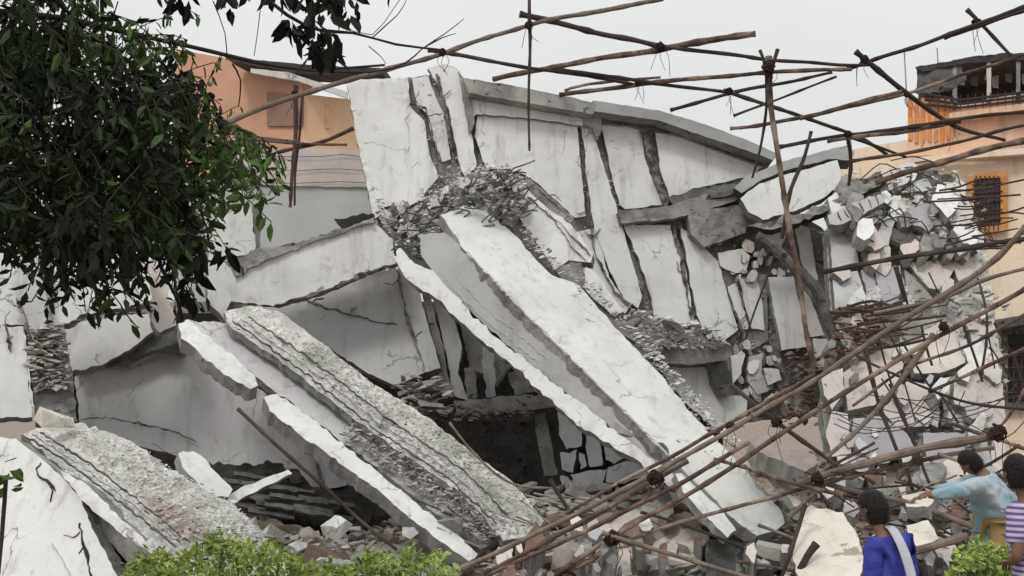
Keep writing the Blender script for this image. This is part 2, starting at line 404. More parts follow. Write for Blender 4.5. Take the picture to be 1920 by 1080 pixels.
# terrace
panel('terrace_back', [(1722, 128), (2100, 100), (2100, 190), (1722, 200)], PR1.off(1.6), .1, TARP, q, jag=1, rel=.04)
panel('tarpaulin_roof', [(1716, 126), (1820, 106), (2100, 82), (2100, 100), (1900, 112), (1812, 118), (1730, 134)], PR1.off(-.25), 2.2, TARP, q, jag=2, rel=.03)
panel('tarpaulin_side', [(1726, 126), (1800, 116), (1812, 150), (1786, 168), (1740, 178), (1712, 172)], PR1.off(-.2), .05, CONCD, q, jag=4, rel=.08, rfreq=4)
for x in (1786, 1850, 1905, 1965):
    panel('terrace_post', [(x, 112), (x+8, 112), (x+8, 205), (x, 206)], PR1.off(-.2), .18, CONC if x != 1850 else PLASW, q, jag=.5, rel=0, grid=20)
V = []; F = []
for k in range(3): tube(V, F, [Wp(1735, 176+k*10, 23.7), Wp(1800, 188+k*7, 23.3), Wp(2060, 156+k*8, 22.2)], .03, 5)
for x in range(1745, 2060, 14): tube(V, F, [Wp(x, 178-(x-1800)*.08, 23.4-(x-1700)*.0038), Wp(x, 206-(x-1800)*.1, 23.4-(x-1700)*.0038)], .012, 4)
link('terrace_railing', V, F, WIRE, parent=q)
rnd = random.Random(3)
for k in range(6):
    x = 1800+k*22+rnd.uniform(-6, 6); y = 136+rnd.uniform(-8, 10)
    panel('hanging_laundry', [(x, y), (x+13, y-2), (x+12, y+22), (x+1, y+20)], PR1.off(.8), .03, [PLASW, CONC, PLASB][k % 3], q, jag=2, rel=.02, grid=8)
# windows
def window(x0, y0, x1, y1, frame, q, sub=True):
    P1 = PR1.off(-.12)
    f = panel('window', [(x0, y0+4), (x1, y0), (x1, y1-6), (x0, y1)], P1, .1, GLASS, q, jag=.2, rel=0, grid=40)
    P2 = PR1.off(-.2)
    t = 9
    bars = [[(x0-t, y0-5), (x1+t, y0-9), (x1+t, y0+2), (x0-t, y0+6)], [(x0-t, y0), (x0+4, y0), (x0+4, y1), (x0-t, y1)],
            [(x1-4, y0), (x1+t, y0), (x1+t, y1), (x1-4, y1-4)], [(x0-t, y1-4), (x1+t, y1-12), (x1+t, y1), (x0-t, y1+6)]]
    for i, b in enumerate(bars):
        panel('frame', b, PR1.off(-.2-.004*i), .07, frame, f, jag=.3, rel=0, grid=30)
    V = []; F = []
    for k in range(1, 7):
        x = x0+(x1-x0)*k/7; tube(V, F, [P2.P(x, y0), P2.P(x, y1)], .02, 5)
    for k in range(1, 6):
        y = y0+(y1-y0)*k/6; tube(V, F, [P2.P(x0, y, -.04), P2.P(x1, y-5, -.04)], .015, 5)
    link('grille', V, F, IRON, parent=f)
    return f
window(1822, 330, 1880, 432, ORFR, q)
window(1886, 622, 1990, 760, CONCD, q)
panel('window_shade', [(1862, 600), (2010, 576), (2010, 592), (1866, 618)], PR1.off(-.75), .7, CONCD, q, jag=.3, rel=0)
for x in (1695, 1757):
    V = []; F = []; tube(V, F, [Wp(x, 90, 24.2), Wp(x+6, 200, 24.2)], .015, 5)
    link('antenna_rod', V, F, CONC, parent=q)

# ================================================================ COLLAPSED BUILDING (standing remains)
B = thing('collapsed_building', 'white plastered wall and room remains of the collapsed building, cracked and leaning', 'building', (0, 18, 0))
PU = Pl((650, 150, 18.0), (1450, 290, 19.0), (700, 700, 17.6))
PC = PU.off(.15)
mc = [(668, 175), (765, 145), (830, 135), (868, 165), (1000, 185), (1100, 200), (1240, 225), (1340, 262), (1440, 300), (1420, 345), (1555, 440), (1560, 600), (1570, 770), (1400, 790), (1200, 720), (1000, 540), (960, 440), (900, 380), (720, 440), (690, 360)]
panel('masonry_core', mc, PC, .35, CONC, B, jag=3, rel=.06, grid=10, rfreq=5)
def pp(pts, pl=PU, m=PLAS, th=.12, n='plaster_panel', **k): return panel(n, pts, pl, th, [m, CONC], B, **k)
pp([(650, 152), (765, 144), (768, 198), (795, 226), (806, 290), (822, 332), (800, 356), (790, 374), (762, 390), (722, 386), (712, 404), (700, 412), (697, 392), (682, 320), (665, 240)], chip=.05)
pp([(773, 146), (803, 142), (816, 180), (832, 212), (846, 298), (829, 304), (812, 262), (801, 214), (782, 196)], PU.off(.05))
pp([(802, 128), (835, 120), (858, 128), (868, 160), (873, 215), (886, 258), (893, 312), (872, 330), (864, 318), (852, 262), (842, 205), (828, 170)], PU.off(-.04))
pp([(824, 306), (852, 300), (866, 330), (840, 345), (828, 340)], PU.off(.12), CONC)
pp([(896, 212), (1000, 218), (1082, 232), (1090, 320), (1098, 405), (1078, 408), (1020, 355), (985, 328), (955, 316), (912, 316), (902, 290), (890, 255)])
pp([(1090, 228), (1108, 236), (1124, 285), (1150, 370), (1166, 420), (1204, 555), (1196, 578), (1170, 560), (1140, 500), (1114, 430), (1100, 330)])
pp([(1127, 232), (1202, 240), (1208, 290), (1228, 350), (1242, 384), (1172, 392), (1162, 384), (1145, 320)], PU.off(.03))
pp([(1226, 222), (1262, 214), (1276, 256), (1340, 280), (1412, 302), (1430, 312), (1412, 330), (1310, 352), (1256, 372), (1238, 320)], PU.off(.02))
pp([(1100, 430), (1120, 428), (1142, 520), (1180, 575), (1170, 590), (1120, 560), (1095, 520), (1075, 490), (1060, 440)], PU.off(.02))
# soffit band, cornice and roof beam
PK = PU.off(-.35)
pp([(884, 172), (960, 184), (1040, 196), (1100, 216), (1092, 236), (1000, 222), (892, 214), (884, 230)], PU.off(-.08), PLAS, .2, 'soffit', jag=1)
pp([(868, 146), (950, 158), (1050, 178), (1120, 194), (1112, 214), (1030, 200), (950, 186), (880, 174)], PK, CONC, .6, 'cornice', rel=.015, grid=10, jag=1)
pp([(1112, 188), (1240, 208), (1330, 236), (1400, 262), (1462, 290), (1450, 300), (1395, 280), (1322, 256), (1236, 226), (1112, 208)], PK, ROOFC, 1.0, 'roof_slab', rel=.008, jag=.8)
pp([(1116, 208), (1236, 226), (1322, 256), (1395, 280), (1450, 300), (1440, 314), (1380, 294), (1275, 254), (1180, 236), (1120, 230)], PU.off(-.05), CONCD, .3, 'roof_beam', rel=.008, jag=.8)
pp([(860, 132), (874, 150), (884, 175), (890, 230), (880, 250), (872, 205), (866, 165)], PU.off(-.12), CONC, .35, 'broken_edge', rel=.04)
pp([(1096, 205), (1122, 196), (1130, 240), (1120, 262), (1108, 238), (1094, 232)], PU.off(-.12), CONC, .3, 'broken_edge', rel=.04)
# lower panels of the main wall
pp([(1160, 396), (1250, 386), (1330, 362), (1400, 348), (1402, 368), (1330, 392), (1258, 410), (1166, 418)], PU.off(-.2), CONC, .4, 'floor_beam', rel=.04, grid=8)
pp([(1168, 420), (1256, 422), (1262, 445), (1284, 500), (1302, 604), (1262, 612), (1228, 600), (1222, 560), (1196, 480)])
pp([(1276, 426), (1300, 440), (1332, 476), (1348, 492), (1358, 530), (1372, 575), (1384, 618), (1356, 640), (1318, 618), (1306, 590), (1290, 500)])
pp([(1346, 474), (1392, 466), (1406, 480), (1400, 505), (1380, 512), (1350, 498)], PU.off(-.06))
pp([(1364, 538), (1380, 530), (1392, 570), (1406, 616), (1394, 618), (1376, 580)], PU.off(.02))
pp([(1386, 522), (1420, 518), (1430, 570), (1434, 620), (1408, 616), (1396, 570)], PU.off(.02))
pp([(1440, 520), (1488, 518), (1496, 560), (1512, 600), (1516, 650), (1466, 657), (1452, 590)], PU.off(-.14))
pp([(1502, 540), (1520, 560), (1546, 628), (1520, 632), (1510, 600)])
pp([(1490, 418), (1518, 428), (1526, 480), (1534, 526), (1520, 520), (1502, 490)])
pp([(1524, 634), (1556, 636), (1566, 690), (1528, 692)], PU.off(-.05))
pp([(1412, 408), (1470, 396), (1484, 420), (1462, 470), (1424, 432)], PU.off(.05))
pp([(1232, 684), (1330, 690), (1348, 740), (1400, 744), (1400, 800), (1340, 802), (1290, 760)], PU.off(-.3))
pp([(1370, 668), (1396, 666), (1390, 700), (1374, 720)], PU.off(-.2)); pp([(1432, 690), (1460, 692), (1466, 712), (1440, 722)], PU.off(-.2))
pp([(1224, 650), (1290, 640), (1358, 658), (1360, 676), (1290, 684), (1228, 678)], PU.off(-.7), CONC, .6, 'broken_ledge', rel=.04, grid=8)
pp([(1290, 402), (1330, 392), (1392, 384), (1412, 412), (1440, 420), (1370, 446), (1320, 464), (1296, 440)], PU.off(-.2), CONC, .25, 'broken_slab', rel=.06, grid=8)
pp([(1340, 500), (1362, 498), (1440, 516), (1440, 640), (1400, 660), (1384, 600), (1360, 545)], PU.off(.06), CONC, .1, 'bare_masonry', rel=.05, grid=8)
pp([(1330, 682), (1362, 674), (1376, 736), (1352, 746), (1338, 720)], PU.off(-.5), CONCD, .3, 'broken_block', rel=.03)
pp([(1404, 668), (1430, 662), (1428, 700), (1446, 730), (1420, 740), (1402, 716)], PU.off(-.12), PLASG)
pp([(1466, 736), (1500, 730), (1520, 770), (1480, 782)], PU.off(-.12)); pp([(1548, 700), (1566, 698), (1572, 760), (1552, 764)], PU.off(-.1), PLASW)
# inclined layered sheets next to the leaning beam
PS = Pl((985, 330, 17.2), (1115, 480, 16.6), (970, 420, 17.0))
pp([(985, 330), (1030, 365), (1076, 410), (1070, 418), (1020, 384), (984, 352)], PS.off(.1), CONC, .2, 'torn_layer')
pp([(984, 352), (1020, 384), (1070, 420), (1112, 476), (1108, 492), (1066, 488), (1040, 506), (1012, 462), (984, 424), (972, 400)], PS, PLAS, .25, 'leaning_plaster')
pp([(1040, 505), (1070, 490), (1090, 492), (1100, 540), (1160, 590), (1190, 640), (1150, 620), (1095, 575), (1060, 535)], PS.off(-.1), CONC, .2, 'broken_masonry', rel=.05, grid=8)
pp([(1098, 500), (1118, 512), (1150, 560), (1170, 585), (1150, 592), (1112, 560), (1096, 540)], PS.off(-.16), PLAS, .1)
# left rooms
PL = Pl((430, 530, 17.0), (740, 480, 17.0), (450, 800, 17.0))
pp([(424, 540), (470, 500), (560, 462), (640, 432), (700, 414), (736, 450), (742, 494), (700, 506), (600, 548), (512, 574), (440, 566)], PL.off(-.1), PLAS, .4, 'sloping_wall')
PM = Pl((430, 530, 18.0), (840, 480, 18.0), (450, 800, 17.4))
pp([(470, 575), (600, 552), (742, 500), (756, 560), (780, 640), (800, 698), (740, 722), (690, 700), (600, 640), (540, 600)], PM, PLASG, .3, 'inner_wall')
pp([(744, 500), (778, 520), (800, 600), (826, 690), (796, 698), (772, 620)], PM.off(-.12), PLASG, .3, 'inner_column')
pp([(790, 540), (806, 552), (828, 640), (838, 700), (850, 745), (826, 735), (812, 650)], PM.off(.1), CONC, .2, 'inner_column')
pp([(812, 560), (850, 590), (866, 650), (858, 700), (880, 752), (850, 742), (836, 660)], PM.off(.25), PLASG, .2, 'inner_column')
pp([(862, 600), (900, 625), (934, 640), (960, 680), (930, 720), (905, 700), (880, 690)], PM.off(.6), CONC, .2, 'inner_wall')
PW = Pl((140, 700, 17.0), (620, 700, 17.3), (300, 900, 16.8))
pp([(140, 706), (240, 678), (344, 652), (400, 660), (500, 740), (640, 860), (670, 880), (660, 912), (590, 920), (560, 880), (400, 872), (260, 836), (150, 796)], PW, PLASG, .3, 'lower_wall')
pp([(590, 826), (640, 858), (650, 910), (612, 918), (600, 880)], PW.off(-.08), PLASG, .1, 'lower_wall')
pp([(118, 612), (180, 596), (286, 586), (290, 620), (250, 650), (200, 680), (132, 698), (122, 660)], PW.off(-.35), PLASB, .3, 'wall_block', jag=3)
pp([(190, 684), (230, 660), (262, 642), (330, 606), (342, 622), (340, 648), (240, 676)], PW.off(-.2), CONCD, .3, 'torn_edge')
pp([(196, 690), (300, 654), (345, 640), (346, 662), (332, 666), (290, 662), (240, 686)], PW.off(-.3), DARK, .2, 'gap_shade')  # black strip paints the shaded gap below the torn edge
# back upper-left wall, seen through the leaves
PLB = Pl((5, 430, 15.0), (300, 430, 15.8), (5, 790, 14.6))
pp([(-200, 425), (96, 432), (104, 520), (150, 516), (196, 500), (275, 486), (282, 566), (220, 578), (150, 590), (130, 606), (96, 600), (60, 598), (48, 610), (-200, 600)], PLB, PLAS, .35, 'left_wall', jag=4)
pp([(280, 486), (300, 480), (318, 560), (330, 610), (300, 624), (284, 600)], PLB.off(.5), PLASW, .3, 'left_pillar', jag=4)
pp([(-200, 600), (44, 612), (52, 700), (60, 782), (-200, 790)], PLB.off(-.15), PLAS, .35, 'left_wall', jag=2)
pp([(46, 604), (120, 606), (136, 700), (146, 790), (66, 794), (56, 700)], PLB.off(-.05), CONC, .35, 'left_column', jag=3, rel=.07, rfreq=6, grid=7)
pp([(36, 440), (96, 440), (90, 470), (80, 500), (88, 540), (86, 600), (60, 640), (40, 560), (34, 500)], PLB.off(-.18), PLASG, .16, 'column_head', jag=3)
pp([(395, 410), (470, 385), (480, 480), (440, 540), (420, 600), (388, 560)], PLB.off(2.6), PLASB, .3, 'pillar_top', jag=3)
pp([(472, 385), (486, 388), (490, 470), (478, 480)], PLB.off(2.8), CONC, .3, 'pillar_edge', jag=2)
pp([(420, 490), (470, 470), (560, 455), (700, 408), (702, 418), (600, 450), (500, 486), (440, 520)], PL.off(-.16), CONC, .3, 'crumbled_edge', rel=.05, jag=4, grid=7)
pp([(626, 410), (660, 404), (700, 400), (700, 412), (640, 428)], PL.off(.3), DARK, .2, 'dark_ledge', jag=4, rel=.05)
# hidden room volume: ceiling slab, back and side walls keep the cavity dark by real shade
def box(name, x0, x1, y0, y1, z0, z1, m, parent):
    V = [Vector((x, y, z)) for x in (x0, x1) for y in (y0, y1) for z in (z0, z1)]
    F = [[0, 1, 3, 2], [4, 6, 7, 5], [0, 4, 5, 1], [2, 3, 7, 6], [0, 2, 6, 4], [1, 5, 7, 3]]
    return link(name, V, F, m, None, parent)
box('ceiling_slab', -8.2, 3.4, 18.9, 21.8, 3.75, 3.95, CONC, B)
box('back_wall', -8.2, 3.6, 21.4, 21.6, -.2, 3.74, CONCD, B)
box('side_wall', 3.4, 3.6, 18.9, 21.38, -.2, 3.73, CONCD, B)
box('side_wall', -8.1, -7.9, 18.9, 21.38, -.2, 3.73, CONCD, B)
# rubble-exposed junction
scatter('exposed_rubble', [(706, 370), (740, 400), (800, 370), (840, 345), (880, 320), (955, 316), (990, 340), (984, 400), (960, 420), (900, 390), (850, 395), (830, 420), (840, 470), (800, 490), (760, 470), (722, 430)], PS.off(-.1), 900, .012, .055, CRUST, B, lift=.3, flat=.6, seed=11)
panel('junction_core', [(706, 380), (740, 402), (800, 376), (840, 350), (880, 324), (955, 320), (986, 340), (980, 400), (960, 425), (900, 420), (850, 470), (800, 486), (760, 470), (722, 430)], PS.off(.0), .5, CRUST, B, rel=.22, grid=7, rfreq=4)
rnd = random.Random(5)
V = []; F = []
for k in range(110):
    x = rnd.uniform(730, 980); y = 470-(x-730)*.45+rnd.uniform(-55, 45); a = rnd.uniform(-.9, .3)
    l = rnd.uniform(15, 45)
    tube(V, F, densify([Wp(x, y, 16.6), Wp(x+l*.5*math.cos(a), y+l*.5*math.sin(a)+rnd.uniform(-6, 6), 16.4), Wp(x+l*math.cos(a), y+l*math.sin(a), 16.5)], .1, .03, k), .012, 5)
kind(link('exposed_lathing', V, F, CONCD, parent=B), 'stuff')
scatter('wall_foot_rubble', [(1160, 570), (1230, 600), (1310, 615), (1360, 650), (1330, 660), (1230, 655), (1225, 690), (1290, 780), (1340, 820), (1290, 790), (1210, 690)], PU.off(-.55), 420, .02, .11, CRUST, B, lift=.4, seed=12)
scatter('gap_rubble', mc, PU.off(.1), 2600, .01, .04, CRUST, B, lift=.06, flat=.6, seed=15)
scatter('brick_patch', [(1468, 658), (1530, 650), (1560, 720), (1580, 800), (1440, 800), (1470, 730)], PU.off(-.15), 190, .04, .09, BRICK, B, lift=.15, seed=13)
scatter('column_bricks', [(56, 612), (118, 612), (130, 700), (134, 730), (70, 730), (58, 690)], PLB.off(-.1), 200, .04, .1, RUB, B, lift=.1, flat=.35, seed=14)
def shards(poly, pl, n, smin, smax, mats_, parent, off0, off1, seed, name='plaster_shard'):
    rnd = random.Random(seed); x0 = min(p[0] for p in poly); x1 = max(p[0] for p in poly); y0 = min(p[1] for p in poly); y1 = max(p[1] for p in poly); k = 0
    while k < n:
        c = (rnd.uniform(x0, x1), rnd.uniform(y0, y1))
        if not inside(c, poly): continue
        k += 1; s_ = smin+(smax-smin)*rnd.random()**1.8; el = rnd.uniform(.42, .9); rt = rnd.uniform(-.6, .6)+math.pi/2; m_ = rnd.randint(5, 7); pts = []
        for q in range(m_):
            a = 2*math.pi*(q+rnd.uniform(-.3, .3))/m_; u, v = s_*math.cos(a)*rnd.uniform(.75, 1.1), s_*el*math.sin(a)*rnd.uniform(.75, 1.1)
            pts.append((c[0]+u*math.cos(rt)-v*math.sin(rt), c[1]+u*math.sin(rt)+v*math.cos(rt)))
        o = off0+(off1-off0)*rnd.random(); Pc = pl.P(*c)
        q = Pl.__new__(Pl); q.c = pl.c; q.n = (pl.n+Vector((rnd.uniform(-.18, .18), 0, rnd.uniform(-.2, .25)))).normalized(); q.A = Pc+pl.n*o
        panel(name, pts, q, rnd.uniform(.12, .26), [rnd.choice(mats_), CONC], parent, jag=1.5, step=7, grid=12, rel=.01)
shards([(716, 390), (800, 375), (880, 330), (955, 322), (984, 350), (975, 405), (900, 400), (850, 440), (800, 480), (750, 450)], PS, 60, 6, 17, [CONC, CRUST, CONCD, CRUST, PLASG], B, -.35, -.15, 304, 'masonry_shard')
MS = [PLAS, PLASG, PLASW, CONC, PLAS, CRUST]
shards([(1370, 640), (1465, 650), (1480, 780), (1400, 780)], PU, 26, 7, 18, MS, B, -.16, -.03, 311)
shards([(1290, 410), (1340, 400), (1440, 425), (1500, 535), (1450, 518), (1400, 530), (1350, 500)], PU, 34, 6, 16, MS, B, -.16, -.03, 301)
# thin cracks in the plaster: crumbled grey ribbons with their shade painted dark
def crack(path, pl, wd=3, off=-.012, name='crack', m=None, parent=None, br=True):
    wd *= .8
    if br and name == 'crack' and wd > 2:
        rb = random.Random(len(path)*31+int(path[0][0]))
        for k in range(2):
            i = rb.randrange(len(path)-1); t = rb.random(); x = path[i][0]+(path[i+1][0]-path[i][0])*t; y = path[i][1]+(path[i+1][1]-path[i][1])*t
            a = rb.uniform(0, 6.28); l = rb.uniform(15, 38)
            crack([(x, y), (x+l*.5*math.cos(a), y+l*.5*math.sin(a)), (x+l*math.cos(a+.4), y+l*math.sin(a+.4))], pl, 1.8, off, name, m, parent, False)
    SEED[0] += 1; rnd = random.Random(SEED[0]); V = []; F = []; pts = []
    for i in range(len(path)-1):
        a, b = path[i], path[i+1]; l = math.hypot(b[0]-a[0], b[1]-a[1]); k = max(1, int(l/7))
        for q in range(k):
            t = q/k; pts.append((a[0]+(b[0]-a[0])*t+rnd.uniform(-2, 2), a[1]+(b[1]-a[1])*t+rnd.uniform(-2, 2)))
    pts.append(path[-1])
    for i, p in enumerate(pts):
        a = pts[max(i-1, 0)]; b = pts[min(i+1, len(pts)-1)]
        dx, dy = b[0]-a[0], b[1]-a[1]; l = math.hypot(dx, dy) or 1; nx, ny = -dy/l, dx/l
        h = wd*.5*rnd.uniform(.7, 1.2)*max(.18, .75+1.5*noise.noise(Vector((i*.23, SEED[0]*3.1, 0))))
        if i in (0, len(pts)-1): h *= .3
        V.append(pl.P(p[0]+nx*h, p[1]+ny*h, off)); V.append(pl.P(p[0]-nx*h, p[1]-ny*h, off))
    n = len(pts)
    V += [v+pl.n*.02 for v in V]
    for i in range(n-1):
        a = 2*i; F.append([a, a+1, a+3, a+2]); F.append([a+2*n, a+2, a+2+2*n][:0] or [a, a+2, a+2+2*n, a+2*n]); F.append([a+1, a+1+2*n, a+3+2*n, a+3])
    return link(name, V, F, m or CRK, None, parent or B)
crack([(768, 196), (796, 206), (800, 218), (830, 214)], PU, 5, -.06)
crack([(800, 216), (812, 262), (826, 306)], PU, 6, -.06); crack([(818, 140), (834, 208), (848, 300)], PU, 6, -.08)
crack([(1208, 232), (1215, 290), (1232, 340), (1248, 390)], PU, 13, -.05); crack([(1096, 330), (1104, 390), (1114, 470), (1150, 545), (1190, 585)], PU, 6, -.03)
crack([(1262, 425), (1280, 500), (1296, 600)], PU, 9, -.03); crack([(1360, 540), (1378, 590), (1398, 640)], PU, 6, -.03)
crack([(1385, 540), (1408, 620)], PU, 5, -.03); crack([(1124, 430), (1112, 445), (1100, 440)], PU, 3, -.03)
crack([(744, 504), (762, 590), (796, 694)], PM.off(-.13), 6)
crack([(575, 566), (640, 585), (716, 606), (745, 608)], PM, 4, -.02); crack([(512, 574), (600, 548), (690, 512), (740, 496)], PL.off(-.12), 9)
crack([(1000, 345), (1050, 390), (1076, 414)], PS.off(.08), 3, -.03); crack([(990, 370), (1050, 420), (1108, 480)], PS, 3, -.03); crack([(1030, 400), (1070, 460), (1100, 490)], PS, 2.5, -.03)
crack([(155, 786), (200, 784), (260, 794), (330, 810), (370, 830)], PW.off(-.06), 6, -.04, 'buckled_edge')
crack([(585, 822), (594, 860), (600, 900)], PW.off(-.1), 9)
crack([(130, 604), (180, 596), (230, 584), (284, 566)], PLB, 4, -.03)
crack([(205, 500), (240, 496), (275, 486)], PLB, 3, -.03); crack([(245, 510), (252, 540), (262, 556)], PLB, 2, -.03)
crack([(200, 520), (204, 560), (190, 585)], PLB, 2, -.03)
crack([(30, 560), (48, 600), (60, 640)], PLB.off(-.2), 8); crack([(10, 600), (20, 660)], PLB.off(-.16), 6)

# ================================================================ SLOPING BEAM A (big channel beam)
A = thing('fallen_channel_beam', 'largest white fallen concrete beam, sloping through the centre to lower right', 'beam', Wp(1430, 1000, 13))
PA = Pl((870, 440, 16.0), (1380, 970, 13.0), (1230, 680, 15.05))
M2 = [PLASB, CONC]
panel('top_flange', [(826, 402), (874, 386), (912, 396), (962, 436), (1000, 480), (1030, 512), (1048, 520), (1086, 534), (1130, 585), (1180, 640), (1232, 694), (1300, 778), (1362, 842), (1420, 905), (1466, 958), (1472, 980), (1452, 996), (1420, 1004), (1400, 990), (1384, 978), (1312, 908), (1250, 852), (1180, 780), (1100, 700), (1040, 640), (990, 592), (940, 540), (872, 468)], PA, .16, M2, A, jag=2, chip=.04, grid=12)
y1 = 1/(PA.c[0]+PA.c[1]*872+PA.c[2]*468); y2 = PA.Y(1312, 908)
PAw = Pl((872, 468, y1+.02), (1312, 908, y2+.02), (930, 610, PA.Y(1000, 600)+.42))
panel('web', [(786, 440), (832, 436), (880, 474), (942, 544), (992, 596), (1102, 704), (1182, 784), (1252, 856), (1300, 898), (1306, 920), (1270, 900), (1240, 876), (1130, 790), (1000, 690), (900, 600), (830, 530), (790, 480)], PAw, .14, [mat('plaster_web_shade', (.50, .50, .485), (.42, .42, .41), 1, .9, .2, 14, streak=.4, specks=(.25, .24, .22), spth=.7, spscale=4), CONC], A, jag=2)  # web painted darker than the flanges for its downward-facing shade
PAl = Pl((830, 530, PAw.Y(830, 530)-.03), (1240, 876, PAw.Y(1240, 876)-.03), (900, 640, PAw.Y(900, 600)-.28))
panel('lower_flange', [(736, 478), (760, 482), (800, 508), (832, 534), (902, 606), (1002, 690), (1112, 774), (1200, 842), (1262, 888), (1276, 906), (1262, 912), (1228, 896), (1196, 862), (1150, 838), (1096, 806), (1040, 758), (992, 712), (958, 682), (930, 660), (890, 628), (850, 590), (820, 560), (786, 540), (760, 520)], PAl, .14, M2, A, jag=4, chip=.05, grid=10)
for off in (0, 16):
    crack([(836+off, 524-off*.6), (900+off, 592-off*.6), (962+off, 640-off*.6), (1010+off, 680-off*.4)], PAw, 2.0, -.012, 'groove', PLASG, A)
crack([(874, 470), (942, 542), (992, 594), (1102, 702), (1182, 782), (1252, 852), (1312, 910)], PA, 2.4, -.006, 'broken_arris', PLASG, A)
panel('spalled_patch', [(1150, 790), (1180, 782), (1206, 800), (1186, 818), (1158, 812)], PAl.off(-.02), .05, CONC, A, jag=2)
panel('spalled_patch', [(1196, 820), (1240, 830), (1275, 872), (1262, 880), (1215, 850)], PAw.off(-.03), .05, CONCD, A, jag=3, rel=.02)
scatter('broken_side', [(964, 430), (1000, 478), (1032, 510), (1090, 534), (1232, 690), (1300, 775), (1370, 842), (1380, 838), (1310, 756), (1240, 680), (1110, 540), (1040, 496), (980, 430)], PA.off(.03), 700, .01, .045, CRUST, A, lift=.12, seed=21)
scatter('chipped_spots', [(1070, 500), (1110, 520), (1140, 570), (1120, 590), (1080, 540)], PA.off(.0), 26, .008, .028, CONC, A, lift=.01, seed=22)
scatter('lower_dirt', [(1270, 820), (1380, 850), (1350, 880), (1280, 870)], PA, 12, .01, .03, CONC, A, lift=.01, seed=23)

# ================================================================ SLOPING BEAM B
Bm = thing('fallen_channel_beam', 'second fallen concrete beam, crusted with rubble, sloping down left of centre', 'beam', Wp(880, 1050, 13.6))
PBm = Pl((345, 605, 15.6), (890, 1030, 13.4), (560, 690, 15.4))
PBc = Pl((430, 600, 15.9), (930, 1000, 13.7), (700, 730, 15.4))
panel('white_rib', [(334, 606), (352, 598), (400, 640), (440, 668), (478, 704), (484, 722), (470, 728), (430, 706), (380, 668), (340, 634)], PBm.off(-.15), .22, M2, Bm, jag=3, chip=.04)
panel('white_rib', [(494, 744), (520, 738), (560, 764), (620, 812), (700, 878), (780, 940), (850, 996), (896, 1038), (880, 1052), (836, 1020), (760, 962), (690, 904), (620, 856), (560, 812), (506, 770)], PBm.off(-.18), .22, M2, Bm, jag=3, chip=.04, grid=9)
panel('web', [(346, 600), (420, 606), (560, 700), (700, 812), (860, 924), (940, 1010), (900, 1030), (840, 980), (700, 872), (580, 780), (480, 706), (400, 642)], PBm.off(.12), .12, [PLASG, CONC], Bm, jag=3)
panel('crusted_flange', [(420, 584), (470, 574), (524, 584), (600, 640), (700, 720), (800, 782), (900, 860), (962, 904), (1020, 976), (1006, 1002), (944, 1014), (900, 960), (860, 922), (780, 866), (700, 812), (560, 702), (430, 610)], PBc.off(-.1), .12, [CRUST, CONC], Bm, jag=2.5, rel=.035, rfreq=5, grid=7)
cr = [(560, 640), (600, 640), (700, 720), (830, 805), (960, 904), (1015, 976), (1000, 998), (944, 1000), (880, 930), (760, 840), (640, 740), (570, 680)]
scatter('rubble_crust', cr, PBc.off(-.12), 2600, .006, .024, CRUST, Bm, lift=.02, flat=.35, seed=31)
scatter('rubble_fringe', [(640, 800), (700, 820), (880, 960), (940, 1012), (900, 1030), (800, 950), (700, 860), (640, 830)], PBm.off(.02), 700, .012, .055, RUB, Bm, lift=.15, seed=32)
for o in (0, 14, 30):
    crack([(436+o, 604-o*.25), (560+o, 694-o*.4), (700+o, 806-o*.5), (840+o, 900-o*.5), (930+o*.8, 985-o*.4)], PBc.off(-.13), 3, -.04, 'groove', CONCD if o != 14 else RUBW, Bm)
# ================================================================ SLOPING BEAM C bottom left
Cm = thing('fallen_slab', 'rubble-covered slab sloping down at the bottom left above the weeds', 'slab', Wp(300, 1060, 11))
PCs = Pl((60, 810, 13.4), (420, 1010, 11.2), (300, 830, 13.4))
panel('slab', [(40, 815), (90, 796), (150, 792), (250, 830), (320, 880), (440, 945), (510, 1020), (560, 1080), (330, 1085), (270, 1030), (200, 960), (120, 880)], PCs, .3, [CRUST, CONC], Cm, jag=3, rel=.08, rfreq=5, grid=8)
scatter('rubble_crust', [(120, 800), (250, 830), (320, 880), (440, 945), (520, 1030), (420, 1040), (300, 960), (200, 880)], PCs.off(-.05), 1800, .007, .03, CRUST, Cm, lift=.03, flat=.4, seed=41)
scatter('pinkish_crust', [(260, 930), (340, 950), (400, 1010), (340, 1020)], PCs.off(-.08), 130, .015, .05, mat('pink_rubble', (.42, .30, .27), (.5, .4, .37), 6, .9, .5, 20, tone=(.5, .45, .42)), Cm, lift=.06, flat=.6, seed=42)
for o in (0, 12, 26):
    crack([(50+o, 822-o*.3), (140+o, 880-o*.3), (240+o, 956-o*.3), (330+o, 1030-o*.3)], PCs.off(-.1), 2.6, -.035, 'groove', CONCD if o != 12 else RUBW, Cm)
Cw = thing('broken_wall_panel', 'pale plastered wall panel standing at the lower left corner', 'wall', Wp(60, 1090, 11.5))
PCw = Pl((10, 830, 12.6), (200, 1080, 11.2), (10, 1080, 11.8))
panel('plaster_face', [(-200, 816), (30, 822), (60, 846), (110, 888), (150, 930), (172, 990), (226, 1090), (-200, 1095)], PCw, .2, [PLAS, CONC], Cw, jag=2)
panel('plaster_wing', [(112, 880), (160, 906), (215, 960), (258, 1000), (300, 1050), (330, 1092), (272, 1092), (262, 1040), (240, 1010), (190, 970), (150, 936)], PCw.off(-.1), .2, [PLAS, CONC], Cw, jag=3, chip=.03)
panel('brown_hollow', [(150, 934), (200, 970), (250, 1012), (266, 1046), (280, 1092), (226, 1092), (190, 1020)], PCw.off(.4), .2, [mat('brown_dark', (.09, .065, .055), (.05, .04, .035), 3), DARK], Cw, jag=2)
